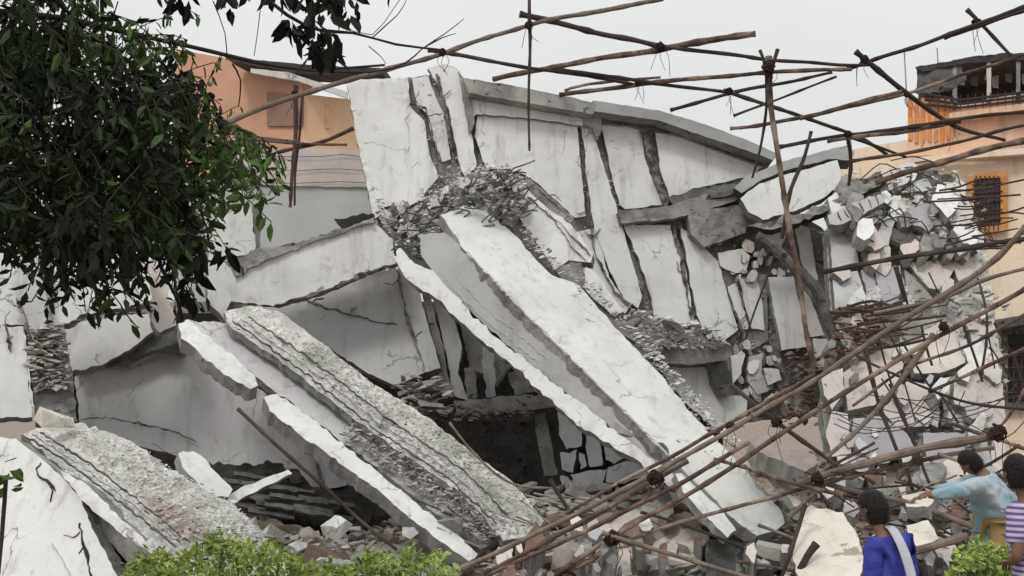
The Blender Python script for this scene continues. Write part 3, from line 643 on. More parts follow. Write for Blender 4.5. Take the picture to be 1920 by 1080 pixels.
crack([(150, 982), (158, 1020), (166, 1050), (172, 1085)], PCw, 7, -.02, 'crack', DARK, Cw)
crack([(72, 892), (90, 902), (104, 920)], PCw, 5, -.02, 'crack', DARK, Cw); crack([(100, 1020), (120, 1050), (135, 1085)], PCw, 5, -.02, 'stain', PLASG, Cw)
Cf = tag(panel('plaster_slab', [(334, 850), (362, 846), (384, 860), (410, 890), (436, 918), (428, 932), (396, 930), (370, 905), (342, 875)], Pl((340, 850, 13.0), (430, 930, 12.6), (420, 850, 13.6)), .12, [PLASB, CONC], jag=3), 'small bright plaster slab lying on the rubble left of the dark planks', 'slab')
tag(panel('plank', [(420, 936), (450, 915), (540, 880), (548, 888), (460, 930), (440, 945)], Pl((420, 936, 12.8), (540, 880, 13.4), (440, 980, 12.7)), .08, [PLAS, CONC], jag=2), 'pale plank with broken end jutting over the dark hollow at left', 'plank')
# dark hollow at the lower left of centre
PH = Pl((400, 870, 16.4), (760, 880, 16.4), (500, 1040, 15.6))
Hd = thing('dark_timber_heap', 'heap of dark planks over black shade sheets under the lower grey wall', 'debris', Wp(560, 1000, 15.6))
panel('hollow_shade_sheet', [(390, 864), (440, 872), (530, 868), (540, 888), (500, 902), (560, 905), (640, 930), (700, 960), (690, 1000), (600, 985), (520, 960), (440, 925)], PH.off(-.3), .25, DARK, Hd, jag=6, rel=.12, grid=8, rfreq=3)  # near-black sheet paints the shade of the gap behind the planks
panel('hollow_shade_sheet', [(600, 908), (660, 884), (700, 880), (770, 930), (810, 990), (760, 1030), (640, 1030), (560, 1000)], PH.off(.6), .2, DARK, Hd, jag=5, rel=.1)  # near-black sheet paints in the darkness of the open hole
rnd = random.Random(8)
for k in range(14):
    x = rnd.uniform(400, 560); y = 872+(x-400)*.25+rnd.uniform(0, 70); l = rnd.uniform(60, 130)
    panel('board', [(x, y), (x+l, y+l*.16), (x+l, y+l*.16+7), (x, y+8)], PH.off(-.45-.03*k), .05, [CONCD, CONCD], Hd, jag=2, rel=.01, grid=20)
Gp = Pl((600, 1000, 14), (900, 1000, 14), (700, 1080, 13))
tag(panel('concrete_slab', [(655, 1040), (700, 1022), (800, 1016), (860, 1030), (880, 1060), (840, 1100), (660, 1100)], Gp, .15, [CONC, CONC], jag=3, rel=.03), 'flat grey concrete slab lying above the green weeds, bottom centre', 'slab')

# cavity contents
CV = thing('broken_inner_floor', 'broken grey floor beam and posts inside the dark cavity under the big beam', 'floor remains', Wp(960, 900, 17.5))
PV = Pl((850, 740, 17.2), (1100, 740, 17.2), (900, 900, 17.2))
panel('beam', [(850, 752), (930, 744), (1030, 738), (1048, 750), (1042, 764), (960, 772), (860, 780)], PV, .3, [CONC, CONCD], CV, jag=3, rel=.04)
panel('floor_edge', [(760, 760), (850, 768), (1000, 780), (1000, 790), (850, 788), (790, 784)], PV.off(.1), .5, [CONCD, DARK], CV, jag=3)
panel('post', [(1000, 776), (1022, 774), (1034, 830), (1046, 890), (1020, 892), (1008, 830)], PV.off(.3), .25, [CONC, CONCD], CV, jag=2)
panel('plank', [(952, 700), (985, 698), (1000, 735), (965, 742)], PV.off(.2), .1, [CONC, CONCD], CV, jag=3)
panel('plank', [(870, 690), (890, 686), (895, 745), (876, 748)], PV.off(.4), .1, [CONC, CONCD], CV, jag=3)
panel('plank', [(905, 650), (925, 655), (930, 742), (912, 745)], PV.off(.7), .1, [PLASG, CONCD], CV, jag=3)
scatter('brick_pile', [(736, 722), (760, 702), (830, 706), (850, 760), (820, 790), (770, 770)], PV.off(-.1), 90, .05, .14, RUB, CV, lift=.3, flat=.45, seed=51)
scatter('floor_litter', [(770, 755), (1000, 770), (1000, 785), (800, 790)], PV, 80, .03, .08, BRICK, CV, lift=.2, flat=.5, seed=52)
# crazy-cracked plaster panel
MZ = thing('shattered_panel', 'shattered panel of cobble-like plaster pieces under the big beam', 'wall piece', Wp(1120, 930, 15.6))
PZ = Pl((1040, 770, 16.8), (1200, 850, 15.6), (1060, 930, 16.2))
for pts in [[(1046, 760), (1078, 768), (1092, 800), (1090, 836), (1062, 842), (1048, 815)], [(1082, 842), (1068, 850), (1050, 848), (1054, 880), (1074, 886), (1078, 866)],
            [(1098, 808), (1120, 818), (1128, 846), (1130, 872), (1106, 876), (1100, 850)], [(1132, 822), (1156, 836), (1170, 858), (1152, 870), (1136, 862)],
            [(1086, 848), (1096, 852), (1100, 874), (1088, 880)], [(1070, 890), (1110, 882), (1138, 880), (1130, 904), (1086, 912)],
            [(1140, 876), (1176, 864), (1206, 870), (1212, 890), (1170, 906), (1136, 904)], [(1096, 782), (1112, 790), (1118, 808), (1100, 800)], [(1050, 892), (1064, 894), (1080, 914), (1056, 914)]]:
    panel('plaster_piece', pts, PZ, .12, [PLASG, CONCD], MZ, jag=2, rel=.02, step=7)
panel('bedding', [(1040, 756), (1080, 768), (1180, 850), (1220, 900), (1130, 918), (1046, 910)], PZ.off(.15), .12, [DARK, DARK], MZ, jag=3, rel=.04)

# ================================================================ RIGHT-HAND WRECKAGE
PT = Pl((1390, 350, 18.5), (1600, 300, 18.5), (1500, 420, 18.2))
q = thing('tilted_roof_piece', 'tilted white wall block under a grey roof slab, right of the leaning pole', 'roof piece', Wp(1500, 600, 17.8))
panel('white_face', [(1388, 372), (1424, 344), (1500, 320), (1570, 300), (1578, 346), (1542, 372), (1490, 396), (1430, 412), (1404, 398)], PT.off(-.16), .2, [PLASB, CONC], q, jag=2)
panel('grey_slab', [(1376, 352), (1400, 330), (1470, 302), (1590, 272), (1602, 284), (1596, 300), (1560, 298), (1470, 320), (1420, 342), (1390, 362)], PT.off(-.1), .3, [ROOFC, CONCD], q, jag=1.5, rel=.02, grid=10)
panel('dark_edge', [(1252, 372), (1310, 352), (1376, 342), (1400, 346), (1370, 366), (1310, 380), (1262, 384)], PT.off(.05), .2, [CONCD, DARK], q, jag=4, rel=.06, grid=8)
panel('torn_slab', [(1400, 424), (1440, 416), (1500, 402), (1560, 376), (1640, 336), (1664, 338), (1640, 352), (1560, 394), (1500, 418), (1440, 430)], PT.off(-.4), .2, [CONC, DARK], q, jag=5, rel=.1, grid=7, rfreq=5)
panel('ribbed_face', [(1552, 404), (1600, 380), (1650, 364), (1660, 378), (1620, 402), (1580, 420), (1556, 420)], PT.off(-.55), .2, [PLASG, CONC], q, jag=3)
for k in range(6): crack([(1570+k*14, 398-k*6), (1578+k*14, 414-k*6)], PT.off(-.56), 2, -.01, 'rib_joint', DARK, q)

PRr = Pl((1540, 450, 17.8), (1900, 450, 18.2), (1600, 850, 15.4))
q = thing('pale_wall_wreck', 'pale beige wall slumped behind the scaffold poles on the right, crossed by cracks', 'wall', Wp(1720, 880, 16))
def rp(pts, m=PLASW, off=0, th=.14, n='wall_piece', **k): return panel(n, pts, PRr.off(off), th, [m, CONC], q, **k)
rp([(1548, 430), (1600, 400), (1800, 380), (1850, 470), (1870, 640), (1880, 860), (1560, 900), (1540, 760), (1560, 620)], CRUST, .3, .2, 'backing', rel=.08, grid=9, rfreq=4)
lil = mat('plaster_lilac', (.47, .44, .46), (.40, .38, .40), 1, .9, .25, 14, streak=.6, hair=1.6, flake=((.26,.24,.22),.64), specks=(.16, .14, .14), spth=.66, spscale=3)
rp([(1556, 440), (1600, 430), (1612, 500), (1560, 505)], PLASG); rp([(1606, 428), (1640, 436), (1660, 486), (1620, 498)], lil)
rp([(1560, 512), (1608, 508), (1624, 560), (1600, 584), (1566, 580)], PLASG, .02); rp([(1614, 506), (1636, 504), (1650, 572), (1634, 576)], lil)
rp([(1640, 504), (1688, 498), (1700, 560), (1656, 574)], lil, -.04)
rp([(1694, 500), (1740, 548), (1750, 560), (1704, 566)], CONC, .05); rp([(1700, 492), (1770, 486), (1790, 500), (1770, 545), (1742, 540)], PLASW)
rp([(1776, 482), (1830, 478), (1840, 500), (1800, 530)], PLASW, .03)
rp([(1580, 700), (1640, 660), (1690, 640), (1700, 670), (1680, 720), (1640, 760), (1590, 770)], PLASW, -.1)
rp([(1700, 640), (1770, 600), (1800, 620), (1810, 680), (1760, 700), (1715, 700)], PLASW, -.1)
rp([(1654, 770), (1700, 715), (1740, 720), (1756, 760), (1740, 800), (1680, 800)], PLASW, -.12)
rp([(1762, 712), (1840, 690), (1880, 720), (1886, 800), (1790, 806), (1770, 770)], PLASW, -.08)
rp([(1812, 600), (1860, 580), (1880, 690), (1830, 684)], PLASW, 0); rp([(1600, 784), (1650, 780), (1700, 812), (1720, 850), (1640, 862), (1596, 840)], lil, -.2)
rp([(1560, 770), (1590, 776), (1596, 850), (1560, 856), (1548, 810)], PLASW, -.2); rp([(1730, 812), (1850, 812), (1860, 870), (1740, 880)], lil, -.15)
rp([(1540, 700), (1580, 690), (1584, 740), (1560, 768), (1545, 740)], PLASW, -.25)
scatter('wall_rubble', [(1556, 592), (1650, 585), (1660, 650), (1600, 690), (1550, 680)], PRr.off(-.1), 120, .04, .14, BRICK, q, lift=.3, seed=61)
scatter('wall_rubble', [(1640, 560), (1880, 540), (1880, 860), (1560, 880), (1600, 740)], PRr.off(.12), 420, .03, .12, RUB, q, lift=.15, seed=62)
shards([(1556, 440), (1800, 430), (1870, 640), (1880, 850), (1570, 860), (1560, 620)], PRr, 60, 10, 40, [PLASW, PLASG, lil, CONC, PLAS, PLASW, CRUST], q, -.3, -.05, 302)
# crumpled heap above it
q = thing('crumpled_roof_heap', 'crumpled heap of torn slabs and mesh against the cream house, right', 'debris', Wp(1700, 560, 18))
PHh = Pl((1560, 350, 18.7), (1800, 350, 19.0), (1650, 460, 18.0))
rnd = random.Random(12)
hp = [(1590, 340), (1660, 322), (1760, 318), (1800, 340), (1830, 400), (1850, 460), (1740, 470), (1680, 440), (1600, 430), (1560, 410)]
panel('heap_core', hp, PHh.off(.3), .4, [CONCD, CONCD], q, jag=6, rel=.2, grid=8, rfreq=4)
for pts, m in [([(1660, 370), (1690, 366), (1700, 400), (1692, 425), (1668, 400)], PLAS), ([(1700, 390), (1730, 380), (1768, 396), (1762, 420), (1740, 434), (1706, 418)], lil),
               ([(1772, 408), (1800, 400), (1822, 424), (1826, 450), (1792, 452)], PLAS), ([(1640, 420), (1690, 430), (1740, 446), (1690, 456), (1650, 444)], CONCD),
               ([(1756, 350), (1800, 352), (1810, 372), (1770, 374)], CONC), ([(1690, 344), (1740, 336), (1748, 352), (1700, 362)], PLASG), ([(1600, 350), (1650, 336), (1652, 352), (1610, 366)], CONC),
               ([(1608, 410), (1640, 424), (1660, 460), (1640, 470), (1606, 436)], PLASW)]:
    panel('torn_piece', pts, PHh.off(-.25-rnd.random()*.2), .1, [m, CONC], q, jag=4, rel=.04, grid=9)
shards(hp, PHh, 52, 14, 40, [PLASG, PLASW, PLAS, CONC, PLASW, PLAS], q, -.6, -.1, 303, 'torn_piece')
scatter('loose_bits', hp, PHh.off(-.1), 160, .02, .08, CRUST, q, lift=.5, flat=.5, seed=63)
V = []; F = []
for k in range(26):
    x = rnd.uniform(1570, 1800); y = rnd.uniform(320, 450)+max(0, (x-1700)*.3); 
    tube(V, F, densify([PHh.P(x, y, -.3), PHh.P(x+rnd.uniform(15, 40), y+rnd.uniform(-18, 10), -.5), PHh.P(x+rnd.uniform(40, 90), y+rnd.uniform(-14, 26), -.35)], .12, .04, k), .011, 5)
kind(link('torn_mesh', V, F, WIRE, parent=q), 'stuff')

# lower right foreground pieces
def piece(pts, a, m, label, name='concrete_slab', cat='slab', th=.2, **k):
    return tag(panel(name, pts, Pl(*a), th, [m, CONC], None, **k), label, cat)
CRM = mat('plaster_cream', (.74, .70, .62), (.62, .58, .51), 1.2, .9, .3, 14, streak=.6, hair=2.2, flake=((.36, .32, .27), .63), specks=(.3, .27, .22), spth=.66, spscale=4)
piece([(1500, 975), (1530, 952), (1580, 960), (1606, 1000), (1620, 1050), (1612, 1100), (1500, 1100), (1486, 1040)], ((1500, 1000, 11.4), (1600, 1000, 11.2), (1540, 1090, 10.6)), CRM, 'big cream plaster slab behind the person in the deep blue shirt', jag=3, th=.3)
piece([(1404, 824), (1432, 816), (1470, 838), (1528, 852), (1534, 868), (1510, 884), (1470, 866), (1420, 846)], ((1404, 824, 13.6), (1534, 868, 13.2), (1430, 870, 13.0)), mat('pinkish_concrete', (.36, .29, .28), (.28, .23, .22), 4, .9, .5, 20), 'pinkish concrete slab tilted beside the end of the big beam', th=.25, jag=2)
piece([(1266, 888), (1300, 884), (1346, 944), (1380, 994), (1364, 1008), (1320, 965), (1280, 922)], ((1270, 900, 13.2), (1370, 1000, 12.7), (1300, 900, 13.4)), PLAS, 'narrow white strip of concrete under the end of the big beam', th=.1)
piece([(1090, 1010), (1150, 960), (1240, 940), (1290, 960), (1330, 1010), (1300, 1060), (1180, 1080), (1100, 1090)], ((1100, 1010, 13.8), (1330, 1000, 13.6), (1180, 1090, 12.6)), PLASW, 'lilac-grey broken slab behind the crossed poles at bottom centre', th=.25, jag=5, rel=.05)
piece([(1392, 1014), (1440, 1016), (1484, 1000), (1490, 1040), (1440, 1085), (1400, 1085), (1380, 1040)], ((1400, 1000, 12.9), (1480, 1000, 12.9), (1430, 1080, 12.4)), DARK, 'near-black shade sheet in the hollow below the big beam end', 'beam_hollow_shade', 'sheet', th=.05, jag=5, rel=.08)
piece([(1330, 1010), (1390, 1000), (1440, 1040), (1460, 1090), (1320, 1095)], ((1330, 1000, 13.2), (1460, 1000, 13.2), (1400, 1090, 12.6)), CONCD, 'dark grey slab at the bottom below the big beam end', jag=4, rel=.05)
piece([(1690, 930), (1735, 915), (1760, 930), (1740, 950), (1700, 950)], ((1690, 930, 11.8), (1760, 930, 11.6), (1720, 950, 11.4)), CRM, 'small pale slab right of the blue-shirted head', th=.12)
piece([(1440, 880), (1462, 876), (1490, 910), (1508, 945), (1490, 950), (1462, 912)], ((1420, 870, 13.6), (1500, 940, 13.2), (1480, 870, 14.0)), PLASW, 'thin beige board beside the lower end of the big beam', th=.08)
piece([(1700, 985), (1740, 975), (1760, 1010), (1730, 1030), (1704, 1015)], ((1700, 985, 11.2), (1760, 1000, 11.1), (1720, 1030, 10.8)), CRM, 'cream slab fragment behind the towel of the blue-shirted person', th=.12)

dbr = thing('broken_wall_litter', 'litter of flat broken wall pieces spread over the heap at bottom right', 'wall pieces', (3.5, 13, 0))
PGd = Pl((1300, 870, 14.6), (1880, 870, 14.6), (1500, 1070, 11.6))
shards([(1000, 990), (1250, 930), (1300, 1010), (1480, 1010), (1490, 850), (1900, 860), (1900, 1060), (1640, 1080), (900, 1080)], PGd, 98, 10, 34, [PLASW, CRM, PLASW, BRICK, CONC, lil], dbr, -.15, .25, 305, 'wall_shard')
# individual chunks of rubble
gsp = 'concrete chunks strewn over the rubble heap'
zones = [((1000, 1460, 900, 1080), 12.4, 14.6, 80, 'broken concrete chunk at the foot of the big sloping beam'), ((1480, 1900, 840, 1075), 11.0, 14.6, 60, 'broken concrete chunk in the rubble behind the people'),
         ((440, 900, 930, 1040), 13.0, 15.0, 46, 'broken concrete chunk in the hollow between the left slabs'), ((900, 1160, 870, 960), 14.5, 16.5, 30, 'broken concrete chunk in the dark cavity under the big beam'),
         ((150, 420, 820, 930), 13.2, 14.6, 22, 'broken concrete chunk on the left slope below the grey wall')]
rnd = random.Random(77)
for (x0, x1, y0, y1), ya, yb, n, lab in zones:
    k = 0
    while k < n:
        px = rnd.uniform(x0, x1); Y = rnd.uniform(ya, yb); X = (px-960)/FPX*Y
        s = .07+.20*rnd.random()**2
        p = Vector((X, Y, gz(X, Y)+s*.45+(.25*rnd.random() if rnd.random() < .5 else 0)))
        V = []; F = []; tone = []
        add_chunk(V, F, p, s, rnd, .8, tone=tone)
        tag(link('concrete_chunk', V, F, rnd.choice([RUB, RUBW, RUB, RUBW, BRICK]), tone=tone), lab, 'concrete chunk', lab.replace('broken concrete chunk', 'concrete chunks')); k += 1
# named boulders seen clearly
for px, py, Y, s, m, lab in [(640, 990, 13.4, .22, PLAS, 'white jagged block in the dark hollow left of centre'), (800, 720, 17.2, .22, CONC, 'grey block on the brick pile in the cavity mouth'),
                             (1262, 612, 16.6, .18, CONC, 'grey block lying on the broken ledge in the middle'), (1186, 606, 16.9, .16, CONC, 'grey block wedged behind the big beam'),
                             (780, 985, 13.6, .25, PLASG, 'pale block under the thin white rib, bottom centre'), (850, 975, 13.4, .2, CONC, 'grey block between the white rib and crusted beam'),
                             (100, 790, 13.2, .24, CRM, 'mossy cream block at the foot of the left column'), (1060, 1040, 12.6, .28, PLASW, 'pale block below the scaffold pole ends, bottom centre'),
                             (1240, 1050, 12.2, .26, PLASW, 'lilac-tinted block right of the lashing at bottom centre'), (1500, 1060, 11.5, .2, CONC, 'grey block beside the dark pole stub')]:
    V = []; F = []; tone = []
    add_chunk(V, F, Wp(px, py, Y), s, random.Random(px), .8, tone=tone); tag(link('concrete_block', V, F, m, tone=tone), lab, 'concrete block')
# loose small rubble: stuff
def rubble_stuff():
    rnd = random.Random(91); V = []; F = []; tone = []
    for k in range(9000):
        X = rnd.uniform(-9, 9); Y = rnd.uniform(9, 18)
        if gz(X, Y) < .1 and rnd.random() < .6: continue
        s = .02+.09*rnd.random()**3
        add_chunk(V, F, Vector((X, Y, gz(X, Y)+s*.3+rnd.random()*.08)), s, rnd, .8, tone=tone)
    o = link('small_rubble', V, F, RUB, tone=tone); tag(o, 'small broken rubble covering the ground of the collapse', 'rubble'); kind(o, 'stuff')
rubble_stuff()

# ================================================================ POLES
def pole(ctrl, wpx, m, label, name='bamboo_pole', cat='bamboo pole', group='scaffold poles of the wrecked bamboo scaffold', taper=.8, node=True, wob=.03, sides=8):
    SEED[0] += 1; sd = SEED[0]; rnd = random.Random(sd)
    if ctrl[0][2] < 12.8 and 9 <= wpx < 15: wpx *= .88
    c = [Wp(*p) for p in ctrl]; r0 = wpx/2/FPX*ctrl[0][2]
    path = densify(c, .11, wob, sd); n = len(path); rad = []
    for i in range(n):
        t = i/max(1, n-1); r = r0*(1+(taper-1)*t)
        if node and i % 4 == 0: r *= 1.22
        rad.append(r*rnd.uniform(.9, 1.08))
    V = []; F = []; tube(V, F, path, rad, sides)
    return tag(link(name, V, F, m, smooth=False), label, cat, group)
po = pole
po([(382, 250, 12.5), (556, 180, 12.8), (840, 98, 13.2), (1000, 46, 13.6), (1242, -2, 14)], 11, BAML, 'long pale pole rising from the tree to the top edge', taper=1)
po([(975, 28, 13.6), (1100, 55, 13.8), (1250, 90, 14.2)], 12, BAMD, 'short dark pole crossing the vertical pole near the top', taper=.8)
po([(1225, 84, 14.1), (1340, 98, 14.3), (1440, 110, 14.5), (1540, 120, 14.8), (1630, 122, 15)], 8, BAMD, 'dark sagging pole between two lashed joints under the open sky')
po([(925, 150, 14.8), (1000, 132, 14.6), (1230, 92, 14.3), (1416, 62, 14)], 9, BAM, 'brown pole with cut end pointing right into the sky', taper=1.35)
po([(800, 92, 14), (1000, 128, 14.4), (1196, 158, 14.8)], 8, BAMD, 'dark pole from the tree branch down over the cornice')
po([(1040, 128, 14.5), (1196, 152, 14.7), (1376, 174, 15)], 8, BAMD, 'dark pole lapped along the cornice toward the leaning pair')
po([(1358, 168, 14.9), (1450, 200, 15.1), (1590, 250, 15.5), (1660, 288, 15.8)], 8, BAMD, 'dark pole sloping down right behind the upright pole')
po([(1050, 178, 15), (1190, 158, 14.8), (1430, 138, 14.6), (1596, 132, 14.5)], 9, BAM, 'nearly level brown pole passing behind the upright pole top')
po([(1060, 172, 15.6), (1100, 160, 15.6), (1240, 146, 15.6)], 6, BAM, 'thin short pole just above the roof slab')
po([(1258, 206, 15.4), (1376, 172, 15), (1560, 136, 14.6)], 7, BAMD, 'thin dark pole climbing right from the roof slab')
po([(1376, 217, 15.2), (1450, 190, 15), (1570, 142, 14.6)], 5, BAMD, 'thinnest stick crossing beside the upright pole')
po([(992, -10, 13.4), (993, 140, 13.4), (993, 282, 13.4)], 8, BAMD, 'thin vertical pole hanging in front of the white wall', taper=.5)
po([(1440, 104, 14.3), (1446, 190, 14.3), (1462, 310, 14.3), (1486, 450, 14.3), (1505, 580, 14.3), (1524, 690, 14.3)], 12, BAM, 'tall upright pole leaning slightly, right of centre', taper=.8)
po([(1427, 94, 14.2), (1438, 130, 14.2), (1437, 200, 14.5), (1424, 280, 14.8), (1410, 332, 15)], 6, BAMD, 'thin bent pole lashed to the left of the upright pole')
po([(1458, 92, 14.2), (1448, 128, 14.2), (1444, 160, 14.2)], 7, BAMD, 'short stub crossing the top of the upright pole')
po([(1521, 248, 14.6), (1505, 305, 14.5), (1480, 370, 14.4), (1464, 446, 14.4)], 7, BAMD, 'thin slanted pole right of the upright pole', taper=1.1)
po([(1590, 128, 14.9), (1620, 120, 15), (1780, 64, 14.4), (1925, 8, 13.8)], 8, BAMD, 'long dark pole rising to the upper right corner')
po([(1770, 72, 14.5), (1925, 20, 13.8)], 8, BAMD, 'dark pole lapped under the one to the upper right corner')
po([(1604, 96, 14.7), (1700, 176, 14.9), (1790, 236, 15.2), (1884, 264, 15.4)], 11, BAMD, 'dark pole falling right across the orange striped wall', taper=.6)
po([(1812, 18, 14.3), (1850, 60, 14.4), (1896, 106, 14.5)], 8, BAMD, 'short dark pole crossing at the top right, above the terrace')
po([(1368, 240, 15.2), (1510, 220, 15), (1690, 176, 14.8), (1925, 102, 14.3)], 7, BAM, 'long thin pole rising right in front of the terrace')
po([(1500, 220, 14.9), (1690, 173, 14.7)], 9, BAM, 'brown pole lapped on the one rising to the terrace')
po([(1462, 274, 15.3), (1590, 254, 15.2), (1760, 230, 15), (1925, 208, 14.8)], 8, BAMD, 'level dark pole below the orange striped wall')
po([(1552, 266, 15.2), (1680, 248, 15.1), (1800, 228, 15)], 8, BAM, 'brown pole lapped below the level dark pole')
po([(1596, 304, 15.2), (1740, 278, 15), (1925, 234, 14.6)], 7, BAMD, 'dark pole crossing the cream wall above the orange window')
po([(1640, 342, 15), (1780, 300, 14.8), (1925, 262, 14.4)], 11, BAM, 'thick brown pole just above the orange window', taper=1.1)
po([(1590, 250, 15.3), (1596, 300, 15.4), (1590, 350, 15.6)], 8, BAMD, 'short post hanging under the lashing by the grey slab')
po([(1585, 255, 15.4), (1700, 295, 15.5)], 6, BAMD, 'thin pole dropping right from the lashing by the grey slab')
po([(1545, 508, 14.6), (1680, 484, 14.4), (1925, 448, 14)], 10, BAMD, 'dark level pole over the lilac wall pieces', taper=.9)
po([(1925, 424, 11.6), (1850, 502, 11.8), (1700, 594, 12), (1520, 716, 12.2), (1380, 800, 12.2), (1220, 892, 12.2), (1010, 1002, 12), (862, 1066, 11.8)], 13, BAML, 'longest pole, crossing from right edge down to bottom centre', taper=.8)
po([(1530, 700, 12.4), (1380, 788, 12.4), (1220, 876, 12.3), (1060, 962, 12.2)], 9, BAM, 'brown pole bundled above the longest diagonal pole')
po([(1925, 540, 11.9), (1760, 628, 12), (1600, 724, 12), (1440, 828, 12), (1290, 925, 12), (1160, 1000, 11.9), (1040, 1080, 11.8)], 11, BAM, 'second long diagonal pole, right below the longest one', taper=.9)
po([(1400, 830, 12.2), (1300, 890, 12.1), (1120, 985, 11.9), (960, 1060, 11.8), (900, 1090, 11.8)], 10, BAM, 'pole between the two long diagonals near the bottom')
po([(1930, 500, 12.3), (1850, 522, 12.4), (1760, 560, 12.6), (1640, 585, 13)], 8, BAML, 'pale pole leaving the longest diagonal towards the right edge')
po([(1925, 650, 12.4), (1840, 690, 12.6), (1740, 738, 12.8)], 8, BAM, 'brown pole at the right edge above the window shade level')
po([(1752, 628, 12.3), (1700, 700, 12.2), (1640, 768, 12.2), (1552, 856, 12.1)], 12, BAML, 'pale thick pole leaning left through the middle of the right wreck', taper=.75)
po([(1880, 812, 11.4), (1740, 838, 11.6), (1600, 876, 11.8), (1500, 905, 12)], 17, BAML, 'thickest pale log above the bending person')
po([(1860, 838, 11.6), (1740, 862, 11.7), (1560, 900, 11.9), (1440, 935, 12), (1290, 975, 12), (1180, 1010, 12)], 10, BAM, 'long brown pole under the thickest log')
po([(1370, 724, 12.8), (1440, 780, 12.6), (1552, 862, 12.3), (1600, 900, 12.2)], 9, BAMD, 'dark pole sloping right across the end of the big beam')
po([(1530, 896, 12), (1600, 920, 11.9), (1690, 940, 11.6), (1800, 978, 11.3), (1900, 1024, 11)], 12, BAML, 'pale pole running right behind the heads to the striped shirt')
po([(1130, 1000, 11.7), (1260, 1040, 11.6), (1420, 1090, 11.4)], 10, BAML, 'pale pole sloping down right at the bottom centre')
po([(1040, 1078, 11.9), (1110, 1052, 11.9), (1150, 1010, 11.8), (1160, 1000, 11.8)], 13, BAM, 'brown pole end at the bottom centre lashing')
po([(1690, 1038, 9.6), (1760, 1018, 9.6), (1812, 1002, 9.6)], 15, BAML, 'short thick pole beside the towel of the blue-shirted person', taper=.9)
po([(1512, 948, 11.2), (1490, 1010, 11.1), (1464, 1085, 11)], 10, BAMD, 'dark upright stick before the cream slab')
po([(1532, 1018, 10.9), (1514, 1040, 10.9), (1498, 1070, 10.9)], 15, BAMD, 'short thick dark stub before the cream slab')
po([(1620, 650, 13.5), (1650, 770, 13.4), (1690, 868, 13)], 8, BAMD, 'dark upright stick at the left of the right wreck')
po([(1672, 720, 13.4), (1700, 800, 13.2), (1745, 905, 12.8)], 7, BAMD, 'second dark upright stick in the right wreck')
po([(1700, 870, 12), (1720, 940, 11.8), (1750, 1010, 11.6)], 8, BAMD, 'dark slanted stick between the two standing people')
po([(1680, 500, 14.6), (1690, 540, 14.6), (1698, 568, 14.6)], 9, BAMD, 'short dark peg under the level pole on the lilac wall')
po([(1840, 700, 13), (1850, 600, 13.2), (1830, 520, 13.4)], 5, BAMD, 'thin upright stick near the window shade')
po([(1780, 790, 12.6), (1850, 815, 12), (1925, 842, 11.6)], 9, BAM, 'brown pole crossing the end of the thickest log')
po([(1920, 730, 12.4), (1890, 780, 12.2), (1862, 812, 12)], 6, BAM, 'thin pole dropping to the log end at the right edge')
po([(1640, 905, 12.2), (1580, 870, 12.4)], 7, BAM, 'short brown stick under the thickest log')
po([(1480, 968, 12), (1560, 895, 12), (1590, 870, 12.1)], 10, BAML, 'pale pole stub crossing below the pinkish slab')
po([(1700, 975, 11.6), (1780, 1010, 11.4), (1820, 1030, 11.2)], 7, BAMD, 'dark thin pole right of the towel, below the pale pole')
po([(1570, 1090, 11), (1500, 1070, 11.2), (1380, 1052, 11.6)], 7, BAM, 'brown stick low in front of the cream slab')
po([(1030, 900, 13.4), (1060, 950, 13.2), (1102, 1012, 13)], 8, BAMD, 'dark stick at the cavity foot meeting the long diagonals')
po([(845, 790, 14), (900, 860, 13.9), (960, 905, 13.8), (1040, 915, 13.6)], 5, BAML, 'thin pale stick along the crusted beam')
po([(445, 766, 12.6), (560, 870, 12.4), (660, 965, 12.2), (745, 1034, 12)], 7, BAMD, 'dark stick sloping across the grey wall at left')
po([(556, 160, 14.2), (552, 260, 14.2), (544, 390, 14.2)], 10, IRON, 'rust-red upright pole before the salmon house', 'scaffold_pole', 'pole', taper=.6)
po([(566, 176, 14.3), (556, 300, 14.3), (552, 384, 14.3)], 5, IRON, 'thin rod behind the rust-red upright pole', 'scaffold_pole', 'pole', taper=.8)
po([(664, 240, 14.4), (600, 268, 14.3), (520, 288, 14.2)], 8, IRON, 'rust-red slanted pole before the apricot wall', 'scaffold_pole', 'pole')
po([(470, 258, 14.2), (540, 266, 14.2), (650, 270, 14.3)], 6, BAM, 'level pole from the tree crossing the rust-red upright')
po([(360, 246, 12.5), (470, 256, 12.8), (560, 262, 13)], 5, BAML, 'thin greenish pole end lost in the leaves')
po([(1290, 862, 12.5), (1130, 958, 12.3), (1000, 1030, 12.1), (930, 1070, 12)], 12, BAML, 'pale pole ending the bundle at the bottom, below the longest one')
po([(1180, 932, 12.2), (1050, 1000, 12), (910, 1075, 11.9)], 9, BAM, 'dark-brown pole lowest in the bundle near the weeds')
po([(1925, 590, 12.6), (1830, 640, 12.8), (1700, 690, 13), (1600, 760, 13.2)], 7, BAM, 'thin brown pole slanting over the slumped beige wall')
po([(1925, 770, 12), (1800, 750, 12.5), (1650, 690, 13), (1570, 640, 13.4)], 6, BAMD, 'dark thin pole falling right over the slumped beige wall')
po([(1925, 905, 10.9), (1840, 880, 11.2), (1760, 850, 11.6)], 8, BAM, 'brown pole just over the head of the bending person')
po([(1420, 985, 12), (1540, 1030, 11.6), (1640, 1060, 11.2)], 6, BAML, 'pale thin stick low across the cream slab foot')
po([(1200, 960, 12.6), (1330, 1000, 12.5), (1430, 1048, 12.3)], 6, BAMD, 'dark thin stick under the crossed poles at bottom centre')
